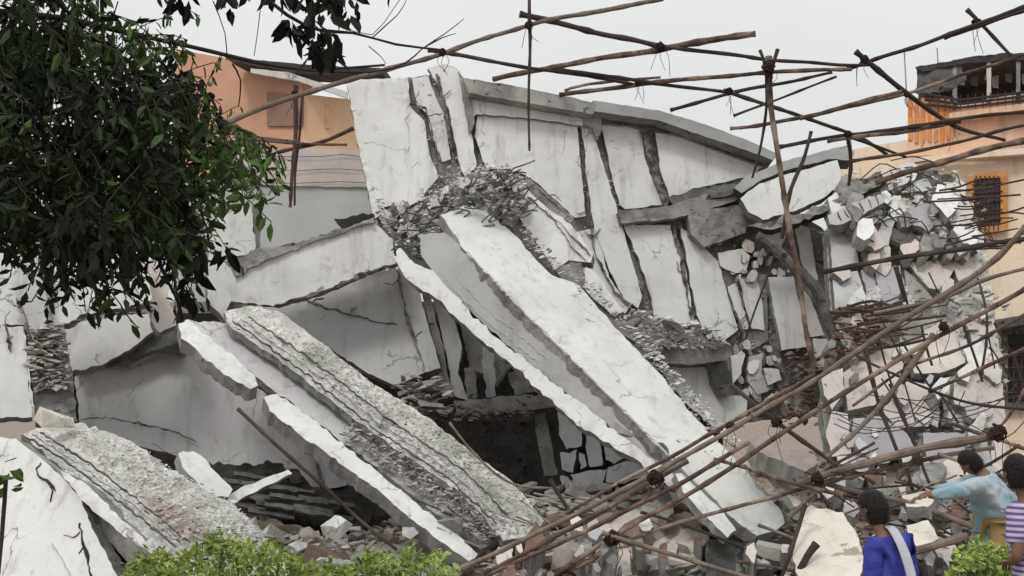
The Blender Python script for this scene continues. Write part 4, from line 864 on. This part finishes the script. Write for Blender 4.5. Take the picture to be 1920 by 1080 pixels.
po([(1580, 930, 11.6), (1500, 910, 11.9), (1400, 880, 12.4), (1340, 860, 12.7)], 8, BAM, 'brown pole behind the lashing left of the thickest log')
# lashings
def lashing(px, py, Y, r, lab, hang=3):
    SEED[0] += 1; rnd = random.Random(SEED[0]); c = Wp(px, py, Y-.06); V = []; F = []; r *= .62
    add_chunk(V, F, c, r*.62, rnd, 1)
    for k in range(16):
        ax = Vector((rnd.uniform(-1, 1), rnd.uniform(-.4, .4), rnd.uniform(-1, 1))).normalized()
        u = ax.cross(Vector((0, 1, .2))).normalized(); v = ax.cross(u); o = ax*rnd.uniform(-.6, .6)*r; rr = r*rnd.uniform(.45, .8)
        tube(V, F, [c+o+(u*math.cos(a*.7)+v*math.sin(a*.7))*rr for a in range(10)], .011, 5)
    for k in range(hang):
        p = c+Vector((rnd.uniform(-r, r), 0, -r*.5))
        tube(V, F, densify([p, p+Vector((rnd.uniform(-.05, .05), 0, -.1)), p+Vector((rnd.uniform(-.1, .1), 0, -rnd.uniform(.15, .4)))], .06, .03, k), .004, 4)
    tag(link('rope_lashing', V, F, ROPE), lab, 'rope lashing', 'rope lashings on the scaffold joints')
for a in [(992, 48, 13.4, .09, 'dark rope lashing on the thin vertical pole'), (1238, 88, 14.1, .12, 'dark rope lashing with loose threads, under the open sky'), (1196, 156, 14.7, .08, 'rope lashing just above the grey cornice'),
          (1368, 172, 14.9, .09, 'rope lashing left of the upright pole'), (1442, 126, 14.2, .15, 'big rope lashing on the upright pole top'), (1620, 112, 14.8, .11, 'rope lashing where the pole starts towards the upper right corner'),
          (1830, 42, 14.3, .11, 'rope lashing at the top right crossing'), (1590, 252, 15.2, .1, 'rope lashing above the grey roof slab'), (1700, 176, 14.8, .07, 'rope lashing at the corner of the orange striped wall'),
          (1228, 896, 12.1, .16, 'reddish rope lashing on the long diagonal poles'), (1148, 1010, 11.8, .15, 'reddish rope lashing at bottom centre'), (1456, 790, 12.1, .1, 'rope lashing where the dark pole crosses the diagonals'),
          (1770, 612, 12, .1, 'rope lashing high on the pale leaning pole'), (1868, 812, 11.4, .16, 'rope lashing on the end of the thickest log'), (1532, 896, 11.9, .12, 'rope lashing left of the thickest log'),
          (552, 176, 14.1, .07, 'rope lashing on the rust-red upright pole'), (1785, 232, 15, .06, 'rope lashing below the terrace'), (830, 98, 13.2, .08, 'rope lashing where branch and long pale pole meet'), (1370, 800, 12.3, .1, 'rope lashing over the edge of the big beam')]:
    lashing(*a)
# wires and bent rods
rnd = random.Random(101)
def wire(c, wd, m, lab, cat='wire', name='bent_wire', grp=None):
    SEED[0] += 1
    path = densify([Wp(*p) for p in c], .12, .05, SEED[0]); V = []; F = []; tube(V, F, path, wd/2/FPX*c[0][2], 5)
    tag(link(name, V, F, m), lab, cat, grp)
for k in range(13):
    x = rnd.uniform(1540, 1800); y = rnd.uniform(735, 800); l = rnd.uniform(90, 220); Y = rnd.uniform(12.6, 13.6); sag = rnd.uniform(15, 45)
    wire([(x, y, Y), (x+l*.3, y+sag*rnd.uniform(.2,.9), Y-.1), (x+l*.7, y+sag*rnd.uniform(0,.9), Y-.1), (x+l, y-rnd.uniform(-10, 50), Y)], 2.0, WIRE, 'thin wire sagging in the tangle across the right wreck', grp='thin wires tangled across the right wreck')
for k in range(20):
    x = rnd.uniform(1555, 1640); y = rnd.uniform(575, 660); l = rnd.uniform(60, 190); Y = rnd.uniform(13.6, 14.6)
    wire([(x, y, Y), (x+l*.5, y-rnd.uniform(-8, 16), Y), (x+l, y-l*.14+rnd.uniform(-14, 12), Y)], rnd.choice([3, 4, 6]), IRON if k % 3 else BAMD, 'rust-red rod in the bundle left of the lilac wall', 'rod', 'bent_rod', 'rust-red rods bundled left of the lilac wall')
for k in range(24):
    x = rnd.uniform(1740, 1850); y = rnd.uniform(350, 475); l = rnd.uniform(60, 130)
    wire([(x, y, 14.4), (x+l*.5, y-rnd.uniform(-4, 10), 14.3), (x+l, y-rnd.uniform(0, 26), 14.2)], rnd.choice([3, 4]), IRON, 'rust-red rod below the orange window', 'rod', 'bent_rod', 'rust-red rods below the orange window')
for k in range(15):
    x = rnd.uniform(1640, 1920); y = rnd.uniform(500, 760); l = rnd.uniform(50, 120); a = rnd.uniform(.9, 1.5); Y = rnd.uniform(13.2, 14.6)
    wire([(x, y, Y), (x+l*.5*math.cos(a), y+l*.5*math.sin(a), Y), (x+l*math.cos(a), y+l*math.sin(a), Y)], rnd.choice([3, 4, 5]), BAMD, 'thin dark stick hanging before the slumped beige wall', 'stick', 'thin_stick', 'thin dark sticks before the slumped beige wall')
for k in range(90):
    x = rnd.uniform(1480, 1880); y = rnd.uniform(880, 1060); l = rnd.uniform(40, 150); a = rnd.uniform(-.6, .7); Y = rnd.uniform(11.8, 13)
    wire([(x, y, Y), (x+l*.5*math.cos(a), y+l*.5*math.sin(a), Y), (x+l*math.cos(a), y+l*math.sin(a), Y)], rnd.choice([3, 4, 6]), rnd.choice([BAM, BAML, BAMD]), 'splintered bamboo stick in the litter behind the people', 'stick', 'thin_stick', 'splintered sticks littered behind the people')
for k in range(24):
    x = rnd.uniform(760, 1120); y = rnd.uniform(920, 990); l = rnd.uniform(40, 110); a = rnd.uniform(.1, .9); Y = rnd.uniform(13.2, 14.4)
    wire([(x, y, Y), (x+l*.5*math.cos(a), y+l*.5*math.sin(a), Y), (x+l*math.cos(a), y+l*math.sin(a), Y)], rnd.choice([3, 4]), rnd.choice([BAML, BAMD, CONC]), 'splintered lath in the litter at the foot of the beams', 'lath', 'thin_stick', 'laths littered at the foot of the beams')
wire([(1400, 640, 17), (1460, 470, 17), (1520, 520, 16.8), (1560, 600, 16.6), (1580, 700, 16.4)], 4, WIRE, 'black cable curving down beside the upright pole', 'cable', 'cable')
pole([(1420, 440, 16.9), (1480, 490, 16.7), (1530, 550, 16.6), (1572, 640, 16.4), (1600, 740, 16.2)], 22, CONCD, 'crumbling dark concrete edge piece curving beside the upright pole', 'broken_rib', 'broken rib', None, node=False, wob=.1)
wire([(10, 890, 12), (60, 880, 12), (100, 920, 12)], 0.1, WIRE, 'thin twig on the lower left wall panel', 'twig', 'twig')

# ================================================================ TREE
def leaves(pts, size, rnd, droop=.5, wid=.36):
    V = []; F = []; tone = []
    for p, tn in pts:
        s = size*rnd.uniform(.6, 1.25)
        d = Vector((rnd.gauss(0, 1), rnd.gauss(0, 1), rnd.gauss(0, .7)-droop*1.6)).normalized()
        u = d.cross(Vector((rnd.gauss(0, 1), rnd.gauss(0, 1), rnd.gauss(0, 1)))).normalized(); n = d.cross(u)
        b = len(V); wv = u*s*wid*.5
        V += [p, p+d*s*.35+wv+n*s*.05, p+d*s*.4-n*s*.02, p+d*s*.35-wv+n*s*.05, p+d*s*.75+wv*.7+n*s*.02, p+d*s*.75-n*s*.04, p+d*s*.75-wv*.7+n*s*.02, p+d*s-n*s*.10]
        F += [[b, b+1, b+2], [b, b+2, b+3], [b+1, b+4, b+5, b+2], [b+2, b+5, b+6, b+3], [b+4, b+7, b+5], [b+5, b+7, b+6]]
        t = min(1, max(0, tn+rnd.gauss(0, .16))); tone += [t]*8
    return V, F, tone
tr = thing('leafy_tree', 'dark leafy tree filling the upper left, branches reaching over the wreck', 'tree', (-4.9, 6.6, 0))
rnd = random.Random(202)
V = []; F = []
tk = [Vector((-4.9, 6.6, -.1)), Vector((-4.8, 6.6, 1.5)), Vector((-4.5, 6.5, 3)), Vector((-4.2, 6.4, 4.5)), Vector((-4.0, 6.4, 6.2))]
p = densify(tk, .3, .05, 3); tube(V, F, p, [.17*(1-.6*i/len(p)) for i in range(len(p))], 10); link('trunk', V, F, BARK, parent=tr, smooth=True)
brs = [([(-60, 20, 6.4), (100, 36, 6.5), (250, 66, 6.7), (400, 100, 7), (560, 128, 7.3), (640, 130, 7.5), (720, 122, 7.7)], 14, .35),
       ([(470, -30, 6.2), (540, 26, 6.3), (600, 55, 6.4), (660, 62, 6.5), (740, 84, 6.7), (820, 95, 6.8)], 9, .35),
       ([(560, 128, 7.3), (700, 132, 7.6), (760, 118, 7.7), (790, 92, 7.8), (830, 64, 7.9), (866, 34, 8)], 6, .2), ([(790, 92, 7.8), (830, 70, 7.8), (856, 62, 7.8)], 2.5, .5),
       ([(-60, 100, 6.2), (60, 200, 6.3), (140, 330, 6.4), (190, 440, 6.5)], 12, .4), ([(0, 60, 6.4), (150, 150, 6.5), (230, 260, 6.7), (300, 400, 6.9), (340, 590, 7.1)], 11, .4),
       ([(100, 36, 6.5), (200, 180, 6.9), (330, 280, 7.1), (440, 330, 7.3), (510, 350, 7.5)], 8, .3), ([(190, 0, 6), (190, 90, 6.2), (200, 200, 6.4)], 9, .6),
       ([(150, 180, 6.5), (240, 240, 6.2), (300, 300, 6.1)], 5, .4), ([(290, 430, 6.9), (300, 500, 6.9), (330, 560, 6.9), (345, 600, 6.9)], 8, .6),
       ([(640, 40, 6.5), (700, 60, 6.6), (760, -20, 6.7)], 2, .6), ([(700, 70, 7), (745, 30, 7.1), (760, 0, 7.2)], 2.5, .5), ([(400, 0, 6.6), (420, 60, 6.8), (424, 110, 7)], 2.5, .7), ([(486, -5, 6.9), (482, 60, 6.9), (478, 108, 6.9)], 2.2, .7),
       ([(430, 118, 7), (446, 150, 7.1), (442, 200, 7.2)], 4, .5), ([(690, 84, 7), (712, 104, 7), (720, 118, 7)], 2, .5)]
V = []; F = []
for c, wd, tp in brs:
    pth = densify([Wp(*q) for q in c], .12, .035, len(V)); n = len(pth)
    tube(V, F, pth, [wd/2/FPX*c[0][2]*(1+(tp-1)*i/n)*rnd.uniform(.85, 1.15) for i in range(n)], 6)
for st in ((-4.2, 6.4, 4.2), (-4.35, 6.45, 3.4)):
    for e in ((-60, 20, 6.4), (-60, 100, 6.2), (0, 60, 6.4)):
        pth = densify([Vector(st), Wp(*e)], .2, .03, 4); tube(V, F, pth, .045, 6)
link('branches', V, F, BARK, parent=tr, smooth=True)
crown = [(-420, -420), (300, -380), (352, -60), (352, 20), (350, 60), (352, 110), (420, 140), (440, 205), (470, 245), (528, 290), (518, 350), (470, 380), (430, 420), (452, 470), (400, 530), (384, 556), (345, 592), (322, 520), (296, 440), (240, 452), (205, 500), (176, 540), (140, 500), (95, 490), (92, 430), (40, 432), (-420, 460)]
pts = []; TV = []; TF = []
def dens(px, py):
    if 140 < px < 360 and py < 110: return .14+.3*max(0, py)/110
    if px > 330 and py < 250: return .6
    if px > 400: return .65
    if px > 330 and py > 380: return .38
    if py > 430: return .6
    if px > 330: return .62
    return 1.0
k = 0
while k < 2350:
    px = rnd.uniform(-420, 520); py = rnd.uniform(-420, 560)
    if (py < 0 or px < 0) and rnd.random() < .6: continue
    if not inside((px, py), crown) or rnd.random() > dens(px, py): continue
    if px > 260 and not inside((px+48, py+30), crown): continue
    if noise.noise(Vector((px*.022, py*.022, 5))) < (-.2 if px < 300 and 100 < py < 440 else -.04) and rnd.random() < .8: continue
    k += 1
    Y = rnd.uniform(5.6, 7.6)+(.3 if px > 300 else 0); p = Wp(px, py, Y)
    d = Vector((rnd.gauss(.5, .7), rnd.gauss(0, .6), rnd.gauss(-.7, .6))).normalized(); l = rnd.uniform(.18, .42)
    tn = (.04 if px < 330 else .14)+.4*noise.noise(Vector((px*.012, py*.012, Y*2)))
    if px > 340 and py > 170: tn += .5  # brighter light on the right side painted into the leaf tone
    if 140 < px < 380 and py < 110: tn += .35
    n = int(l/.045); prev = p; path = [p]
    for q in range(n):
        prev = prev+d*.045; d = (d+Vector((rnd.gauss(0, .12), rnd.gauss(0, .12), -.07))).normalized(); path.append(prev)
        pts.append((prev+Vector((rnd.gauss(0, .008), rnd.gauss(0, .008), 0)), tn))
    tube(TV, TF, path, .0035, 4, False)
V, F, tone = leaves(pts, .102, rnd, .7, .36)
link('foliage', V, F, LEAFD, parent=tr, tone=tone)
kind(link('twigs', TV, TF, BARK, parent=tr), 'stuff')
# bigger drooping leaves: silhouettes
pts = []
for cx, cy, n, rx, ry, Y in [(150, 450, 90, 62, 48, 5.6), (110, 465, 34, 22, 44, 5.4), (175, 500, 8, 16, 18, 5.4), (370, 500, 24, 22, 60, 6.2), (330, 440, 30, 40, 60, 6.2), (350, 560, 8, 18, 20, 6.2), (430, 480, 5, 14, 20, 6.4), (245, 450, 3, 10, 8, 6), (505, 300, 10, 24, 40, 7),
                             (560, 50, 18, 24, 26, 6.3), (600, 75, 26, 30, 26, 6.3), (606, 108, 34, 28, 14, 6.6), (590, 10, 12, 50, 12, 6.3), (540, 60, 5, 12, 16, 6.3), (432, 28, 2, 6, 12, 6.5), (335, 22, 16, 22, 34, 6.4), (425, 4, 4, 10, 6, 6.4), (650, 20, 8, 14, 22, 6.5), (735, 0, 2, 8, 6, 6.8), (520, -8, 14, 60, 14, 6.2), (640, 5, 8, 30, 12, 6.4)]:
    for k in range(n):
        pts.append((Wp(rnd.gauss(cx, rx*.55), rnd.gauss(cy, ry*.55)-14, Y+rnd.uniform(-.25, .25)), .1))
V, F, tone = leaves(pts, .135, rnd, 1.1, .42)
link('drooping_leaves', V, F, LEAFS, parent=tr, tone=tone)
pts = []
for k in range(14): pts.append((Wp(rnd.gauss(10, 10), rnd.gauss(892, 16), 6+rnd.uniform(-.2, .2)), .5))
V, F, tone = leaves(pts, .10, rnd, .3, .5)
sp_ = thing('leafy_sapling', 'small leafy sapling peeking in at the left edge of the pale panel', 'sapling', (Wp(-10, 900, 6).x, 6, 0))
link('foliage', V, F, LEAFD, parent=sp_, tone=tone)
V = []; F = []; x = Wp(-10, 900, 6).x
tube(V, F, densify([Vector((x, 6, 0)), Vector((x+.02, 6, 1)), Wp(15, 885, 6)], .2, .03, 2), .012, 6); link('stem', V, F, BARK, parent=sp_)

# ================================================================ BUSHES
def bush(name, label, x0, x1, topf, Y0, Y1, n, seed, size=.06, cat='bush'):
    rnd = random.Random(seed); pts = []
    for k in range(n):
        px = rnd.uniform(x0, x1); Y = rnd.uniform(Y0, Y1); t = topf(px)
        py = t+26*noise.noise(Vector((px*.025, Y, seed)))+20*noise.noise(Vector((px*.11, Y*3, seed)))+(190)*rnd.random()**1.25
        if noise.noise(Vector((px*.05, py*.05, Y*3+seed))) < -.12 and rnd.random() < .8: continue
        e = min(1, (px-x0)/40, (x1-px)/40); py += (1-e)*30
        pts.append((Wp(px, py, Y), .5+.6*noise.noise(Vector((px*.03, py*.03, Y*2)))))
    for k in range(int((x1-x0)/9)):
        px = rnd.uniform(x0+15, x1-15); Y = rnd.uniform(Y0, Y1); t = topf(px); hh = rnd.uniform(5, 26)
        for q in range(9): pts.append((Wp(px+rnd.gauss(0, 3)+q*rnd.uniform(-.6, .6), t+12-(hh+12)*q/9, Y), rnd.uniform(.3, .9)))
    V, F, tone = leaves(pts, size, rnd, -.2, .5)
    base = Vector((Wp((x0+x1)/2, 1000, (Y0+Y1)/2).x, (Y0+Y1)/2, 0))
    r = thing(name, label, cat, base)
    link('foliage', V, F, LEAFG, parent=r, tone=tone)
    V = []; F = []
    for k in range(26):
        px = rnd.uniform(x0+10, x1-10); Y = rnd.uniform(Y0, Y1); e = Wp(px, topf(px)+25, Y)
        b = Vector((e.x+rnd.uniform(-.15, .15), Y, 0)); tube(V, F, densify([b, (b+e)/2+Vector((rnd.uniform(-.05, .05), 0, 0)), e], .2, .03, k), [.008]*200, 5) if False else tube(V, F, densify([b, (b+e)/2, e], .2, .03, k), .007, 5)
    link('stems', V, F, GRASSM, parent=r)
bush('weed_bush', 'bright green weed bush at the bottom left, under the sloping slab', 215, 660, lambda x: 1062-44*math.exp(-((x-430)/100)**2)-12*math.sin(x*.05), 8.0, 9.6, 9500, 1, .056)
bush('weed_bush', 'lower green weed bush at the bottom, left of the pole ends', 640, 866, lambda x: 1058-14*math.sin((x-640)/226*3.14), 8.2, 9.6, 4200, 2, .056)
bush('weed_bush', 'yellow-green bush at the bottom right beside the striped shirt', 1775, 1915, lambda x: 1050-26*math.exp(-((x-1835)/36)**2), 7.6, 8.3, 2800, 3, .056)

# ================================================================ PEOPLE
def skin_mesh(verts, edges, radii, root, sub=2):
    me = bpy.data.meshes.new('tmp'); me.from_pydata(verts, edges, []); ob = bpy.data.objects.new('tmp', me); COL.objects.link(ob)
    sk = ob.modifiers.new('s', 'SKIN'); sk.use_smooth_shade = True
    for i, r in enumerate(radii):
        v = me.skin_vertices[0].data[i]; v.radius = r if isinstance(r, tuple) else (r, r); v.use_root = (i == root)
    sb = ob.modifiers.new('u', 'SUBSURF'); sb.levels = sub; sb.render_levels = sub
    dg = bpy.context.evaluated_depsgraph_get(); ev = ob.evaluated_get(dg); m = ev.to_mesh()
    V = [v.co.copy() for v in m.vertices]; F = [list(f.vertices) for f in m.polygons]; ev.to_mesh_clear()
    bpy.data.objects.remove(ob); bpy.data.meshes.remove(me)
    return V, F
def ellip(c, X, Y, Z, rx, ry, rz, f=None, nu=28, nv=20):
    V = []; F = []
    for j in range(nv+1):
        th = math.pi*j/nv
        for i in range(nu):
            ph = 2*math.pi*i/nu; a = Vector((math.sin(th)*math.cos(ph), math.sin(th)*math.sin(ph), math.cos(th)))
            if f: a = f(a)
            V.append(c+X*a.x*rx+Y*a.y*ry+Z*a.z*rz)
    for j in range(nv):
        for i in range(nu):
            a = j*nu+i; b = j*nu+(i+1) % nu; F.append([a, a+nu, b+nu, b])
    return V, F
def person(J, face, up, label, shirt, trous, extras=None, sc=1.0, hs=1.0):
    """J: joint positions; face: look direction; up: head axis"""
    face = face.normalized(); up = (up-face*up.dot(face)).normalized(); side = face.cross(up)   # wearer's right
    base = Vector(((J['anL']+J['anR'])/2)); base.z = min(J['anL'].z, J['anR'].z)-.08
    root = thing('person', label, 'person', base)
    names = ['pelvis', 'belly', 'chest', 'neck', 'headb', 'shL', 'elL', 'wrL', 'shR', 'elR', 'wrR', 'hipL', 'knL', 'anL', 'hipR', 'knR', 'anR', 'toeL', 'toeR']
    J = dict(J); fh = Vector((face.x, face.y, 0)).normalized()
    J['toeL'] = J['anL']+fh*.17-Vector((0, 0, .06)); J['toeR'] = J['anR']+fh*.17-Vector((0, 0, .06)); J['belly'] = (J['pelvis']*.55+J['chest']*.45); J['headb'] = J['neck']*.35+J['head']*.65
    rad = dict(pelvis=.11, belly=.095, chest=.09, neck=.055, headb=.06, shL=.05, elL=.038, wrL=.028, shR=.05, elR=.038, wrR=.028, hipL=.085, knL=.058, anL=.04, hipR=.085, knR=.058, anR=.04, toeL=.032, toeR=.032)
    E = [('pelvis', 'belly'), ('belly', 'chest'), ('chest', 'neck'), ('neck', 'headb'), ('chest', 'shL'), ('shL', 'elL'), ('elL', 'wrL'), ('chest', 'shR'), ('shR', 'elR'), ('elR', 'wrR'), ('pelvis', 'hipL'), ('hipL', 'knL'), ('knL', 'anL'), ('pelvis', 'hipR'), ('hipR', 'knR'), ('knR', 'anR'), ('anL', 'toeL'), ('anR', 'toeR')]
    ix = {n: i for i, n in enumerate(names)}
    V, F = skin_mesh([J[n] for n in names], [(ix[a], ix[b]) for a, b in E], [tuple(q*sc for q in rad[n]) if isinstance(rad[n], tuple) else rad[n]*sc for n in names], 0)
    def head(a):
        r = a.copy()
        if a.z < -.1: r.x *= 1+.28*a.z; r.y *= 1+.12*a.z           # jaw
        nose = math.exp(-((a.x/.13)**2+((a.z+.12)/.16)**2))*(1 if a.y > 0 else 0); r.y += .16*nose
        eye = sum(math.exp(-(((a.x-s*.33)/.13)**2+((a.z-.08)/.09)**2)) for s in (-1, 1))*(1 if a.y > 0 else 0); r.y -= .06*eye
        lip = math.exp(-((a.x/.25)**2+((a.z+.48)/.07)**2))*(1 if a.y > 0 else 0); r.y += .05*lip
        ear = math.exp(-((a.y/.14)**2+((a.z+.05)/.2)**2)); r.x += .14*ear*(1 if a.x > 0 else -1)
        return r
    hc = J['head']
    v, f = ellip(hc, side, face, up, .076*hs, .095*hs, .118*hs, head); b = len(V); V += v; F += [[i+b for i in q] for q in f]
    for s_, wr, el in (('L', J['wrL'], J['elL']), ('R', J['wrR'], J['elR'])):
        d_ = (wr-el).normalized(); u_ = d_.cross(Vector((0, 0, 1))).normalized(); n_ = d_.cross(u_)
        pv = [wr, wr+d_*.05, wr+d_*.085]; v, f = skin_mesh(pv, [(0, 1), (1, 2)], [(.026, .02), (.036, .016), (.034, .014)], 0, 1); b = len(V); V += v; F += [[i+b for i in q] for q in f]
        for k, ln in enumerate((.068, .078, .073, .058)):
            o = wr+d_*.08+u_*(k-1.5)*.019
            fp = [o, o+d_*ln*.45+n_*.008, o+d_*ln*.8+n_*.026, o+d_*ln*.95+n_*.045]
            v, f = skin_mesh(fp, [(0, 1), (1, 2), (2, 3)], [.0088, .0085, .0078, .0065], 0, 1); b = len(V); V += v; F += [[i+b for i in q] for q in f]
        o = wr+d_*.03-u_*.028; fp = [o, o+d_*.03-u_*.022, o+d_*.062-u_*.026+n_*.015]
        v, f = skin_mesh(fp, [(0, 1), (1, 2)], [.012, .0105, .008], 0, 1); b = len(V); V += v; F += [[i+b for i in q] for q in f]
    link('body', V, F, SKIN, parent=root, smooth=True)
    # hair cap
    def hairf(a):
        r = a*1.0; r.x *= .93; cut = -.78 if a.y < .1 else (.35 if a.y > .45 else .05)
        k = 1.13+.05*noise.noise(a*5)
        if a.z < cut: k = .82
        return r*k
    v, f = ellip(hc, side, face, up, .076*hs, .092*hs, .112*hs, hairf, 40, 30)
    rt = random.Random(int(hc.x*100))
    for k in range(900):
        a = Vector((rt.gauss(0, 1), rt.gauss(-.35, 1), rt.gauss(.45, 1))).normalized()
        if a.z < (-.7 if a.y < .1 else .25): continue
        c_ = hc+side*a.x*.080*hs+face*a.y*.101*hs+up*a.z*.124*hs; nn_ = (side*a.x+face*a.y+up*a.z).normalized()
        t_ = (up*-1+face*rt.uniform(-.6, .6)+side*rt.uniform(-.6, .6)+nn_*rt.uniform(.1, .9)).normalized(); w_ = t_.cross(nn_).normalized()*.004; b = len(v)
        v += [c_-w_-nn_*.008, c_+w_-nn_*.008, c_+t_*rt.uniform(.02, .04)+nn_*.004]; f += [[b, b+1, b+2]]
    link('hair', v, f, HAIR, parent=root, smooth=True)
    # shirt
    sl_ = extras.get('sleeve', .85) if extras else .85
    eL = J['shL'].lerp(J['elL'], sl_); eR = J['shR'].lerp(J['elR'], sl_)
    nb = J['chest'].lerp(J['neck'], .62); hem = J['pelvis']+(J['pelvis']-J['belly']).normalized()*.06
    sv = [hem, J['pelvis'], J['belly'], J['chest'], nb, J['shL'], eL, J['shR'], eR]; se = [(0, 1), (1, 2), (2, 3), (3, 4), (3, 5), (5, 6), (3, 7), (7, 8)]; sr = [(.165, .165), (.163, .163), (.155, .155), (.16, .16), (.085, .085), (.08, .075), (.066, .062), (.08, .075), (.066, .062)]
    if sl_ >= 1:
        sv += [J['elL'].lerp(J['wrL'], .9), J['elR'].lerp(J['wrR'], .9)]; se += [(6, 9), (8, 10)]; sr += [(.045, .042)]*2
    v, f = skin_mesh(sv, se, [tuple(q*sc for q in r_) for r_ in sr], 1, 4)
    v = [p+Vector((noise.noise(p*14), noise.noise(p*14+Vector((5, 0, 0))), 0))*.014+Vector((1, -1, 0))*.012*math.sin(p.z*60+6*noise.noise(p*6)+p.x*30)*abs(noise.noise(p*7)) for p in v]
    so_ = link('shirt', v, f, shirt, parent=root, smooth=True)
    tv = [J['pelvis'], J['hipL'], J['knL'], J['anL'], J['hipR'], J['knR'], J['anR']]
    v, f = skin_mesh(tv, [(0, 1), (1, 2), (2, 3), (0, 4), (4, 5), (5, 6)], [(.16*sc, .125*sc), .1*sc, .078*sc, .064*sc, .1*sc, .078*sc, .064*sc], 0)
    link('trousers', v, f, trous, parent=root, smooth=True)
    return root
def legs(J, face, spread=.1):
    f = Vector((face.x, face.y, 0)).normalized(); s = f.cross(Vector((0, 0, 1)))
    p = J['pelvis']; J['hipR'] = p+s*spread-Vector((0, 0, .06)); J['hipL'] = p-s*spread-Vector((0, 0, .06))
    for k, sg in (('R', 1), ('L', -1)):
        g = gz(J['hip'+k].x, J['hip'+k].y)+.08; h = J['hip'+k].z
        J['kn'+k] = Vector((J['hip'+k].x, J['hip'+k].y, 0))+f*.04+Vector((0, 0, g+(h-g)*.5)); J['an'+k] = Vector((J['hip'+k].x, J['hip'+k].y, g))-f*.02+s*sg*.03
# 1: blue shirt, back to us
J = dict(head=Wp(1638, 954, 7.1)); c = J['head']
fc = Vector((-.55, .83, -.12)); sd = Vector((.83, .55, 0)).normalized()
J['neck'] = c+Vector((.03, -.03, -.12)); J['chest'] = c+Vector((.065, -.06, -.27)); J['pelvis'] = Vector((c.x+.07, c.y-.04, .92))
J['shR'] = J['chest']+sd*.135+Vector((0, 0, .07)); J['shL'] = J['chest']-sd*.135+Vector((0, 0, .07))
J['elR'] = J['shR']+Vector((.05, .0, -.28)); J['wrR'] = J['elR']+Vector((-.10, .2, -.02)); J['elL'] = J['shL']+Vector((-.02, .02, -.28)); J['wrL'] = J['elL']+Vector((-.12, .16, .02))
legs(J, fc, .085)
p1 = person(J, fc, Vector((-.08, 0, 1)), 'person in a deep blue shirt seen from behind, white towel over the shoulder', BLUE, TROUS, dict(sleeve=.9), sc=.86)
# towel
c1 = J['neck']+Vector((.035, -.09, .0)); path = [c1+Vector((-.03, .16, -.05)), c1+Vector((.0, .05, .02)), c1+Vector((.04, -.03, -.07)), c1+Vector((.075, -.075, -.22)), c1+Vector((.10, -.10, -.42)), c1+Vector((.125, -.10, -.66))]
pth = densify(path, .04, .008, 5); V = []; F = []
for p_ in pth:
    for s_, o_ in ((-1, -.008), (-.3, .010), (.4, -.004), (1, .006)): V.append(p_+Vector((.032*s_, o_-.012*abs(s_), 0)))
n = len(pth)
V += [v+Vector((0, .012, 0)) for v in V]
for i in range(n-1):
    for k in range(3):
        a = i*4+k; F.append([a, a+1, a+5, a+4]); F.append([a+4*n, a+4+4*n, a+5+4*n, a+1+4*n])
    a = i*4; F.append([a, a+4, a+4+4*n, a+4*n]); F.append([a+3, a+3+4*n, a+7+4*n, a+7])
link('towel', V, F, WHITE, parent=p1, smooth=True)
# 2: pale shirt, bending and reaching left
J = dict(head=Wp(1820, 868, 10.0), neck=Wp(1842, 888, 9.98), chest=Wp(1858, 912, 9.95), pelvis=Wp(1868, 975, 10.0), shR=Wp(1848, 892, 10.15), shL=Wp(1836, 908, 9.78),
         elL=Wp(1792, 922, 9.6), wrL=Wp(1738, 930, 9.6), elR=Wp(1796, 912, 10.2), wrR=Wp(1748, 922, 10.2))
fc = Vector((-1, .1, -.45)); legs(J, fc, .1)
p2 = person(J, Vector((-.62, .7, -.5)), Vector((-.5, 0, 1)), 'person in a pale teal shirt bending left and reaching out over the debris', TEAL, TROUK, dict(sleeve=1.0), sc=1.08, hs=1.0)
# 3: striped shirt, right edge
J = dict(head=Wp(1908, 888, 6.9)); c = J['head']; fc = Vector((-.15, .95, -.15)); sd = Vector((.85, .53, 0)).normalized()
J['neck'] = c+Vector((.03, -.02, -.12)); J['chest'] = c+Vector((.06, -.05, -.28)); J['pelvis'] = Vector((c.x+.08, c.y-.02, .93))
J['shR'] = J['chest']+sd*.15+Vector((0, 0, .07)); J['shL'] = J['chest']-sd*.15+Vector((0, 0, .07))
J['elL'] = J['shL']+Vector((-.03, -.03, -.28)); J['wrL'] = J['elL']+Vector((.05, .2, -.05)); J['elR'] = J['shR']+Vector((.05, -.03, -.28)); J['wrR'] = J['elR']+Vector((-.1, .18, -.08))
legs(J, fc, .09)
person(J, fc, Vector((0, 0, 1)), 'dark-haired person in a purple and white striped shirt at the right edge', STRIPE, TROUS, dict(sleeve=.8), sc=.95)
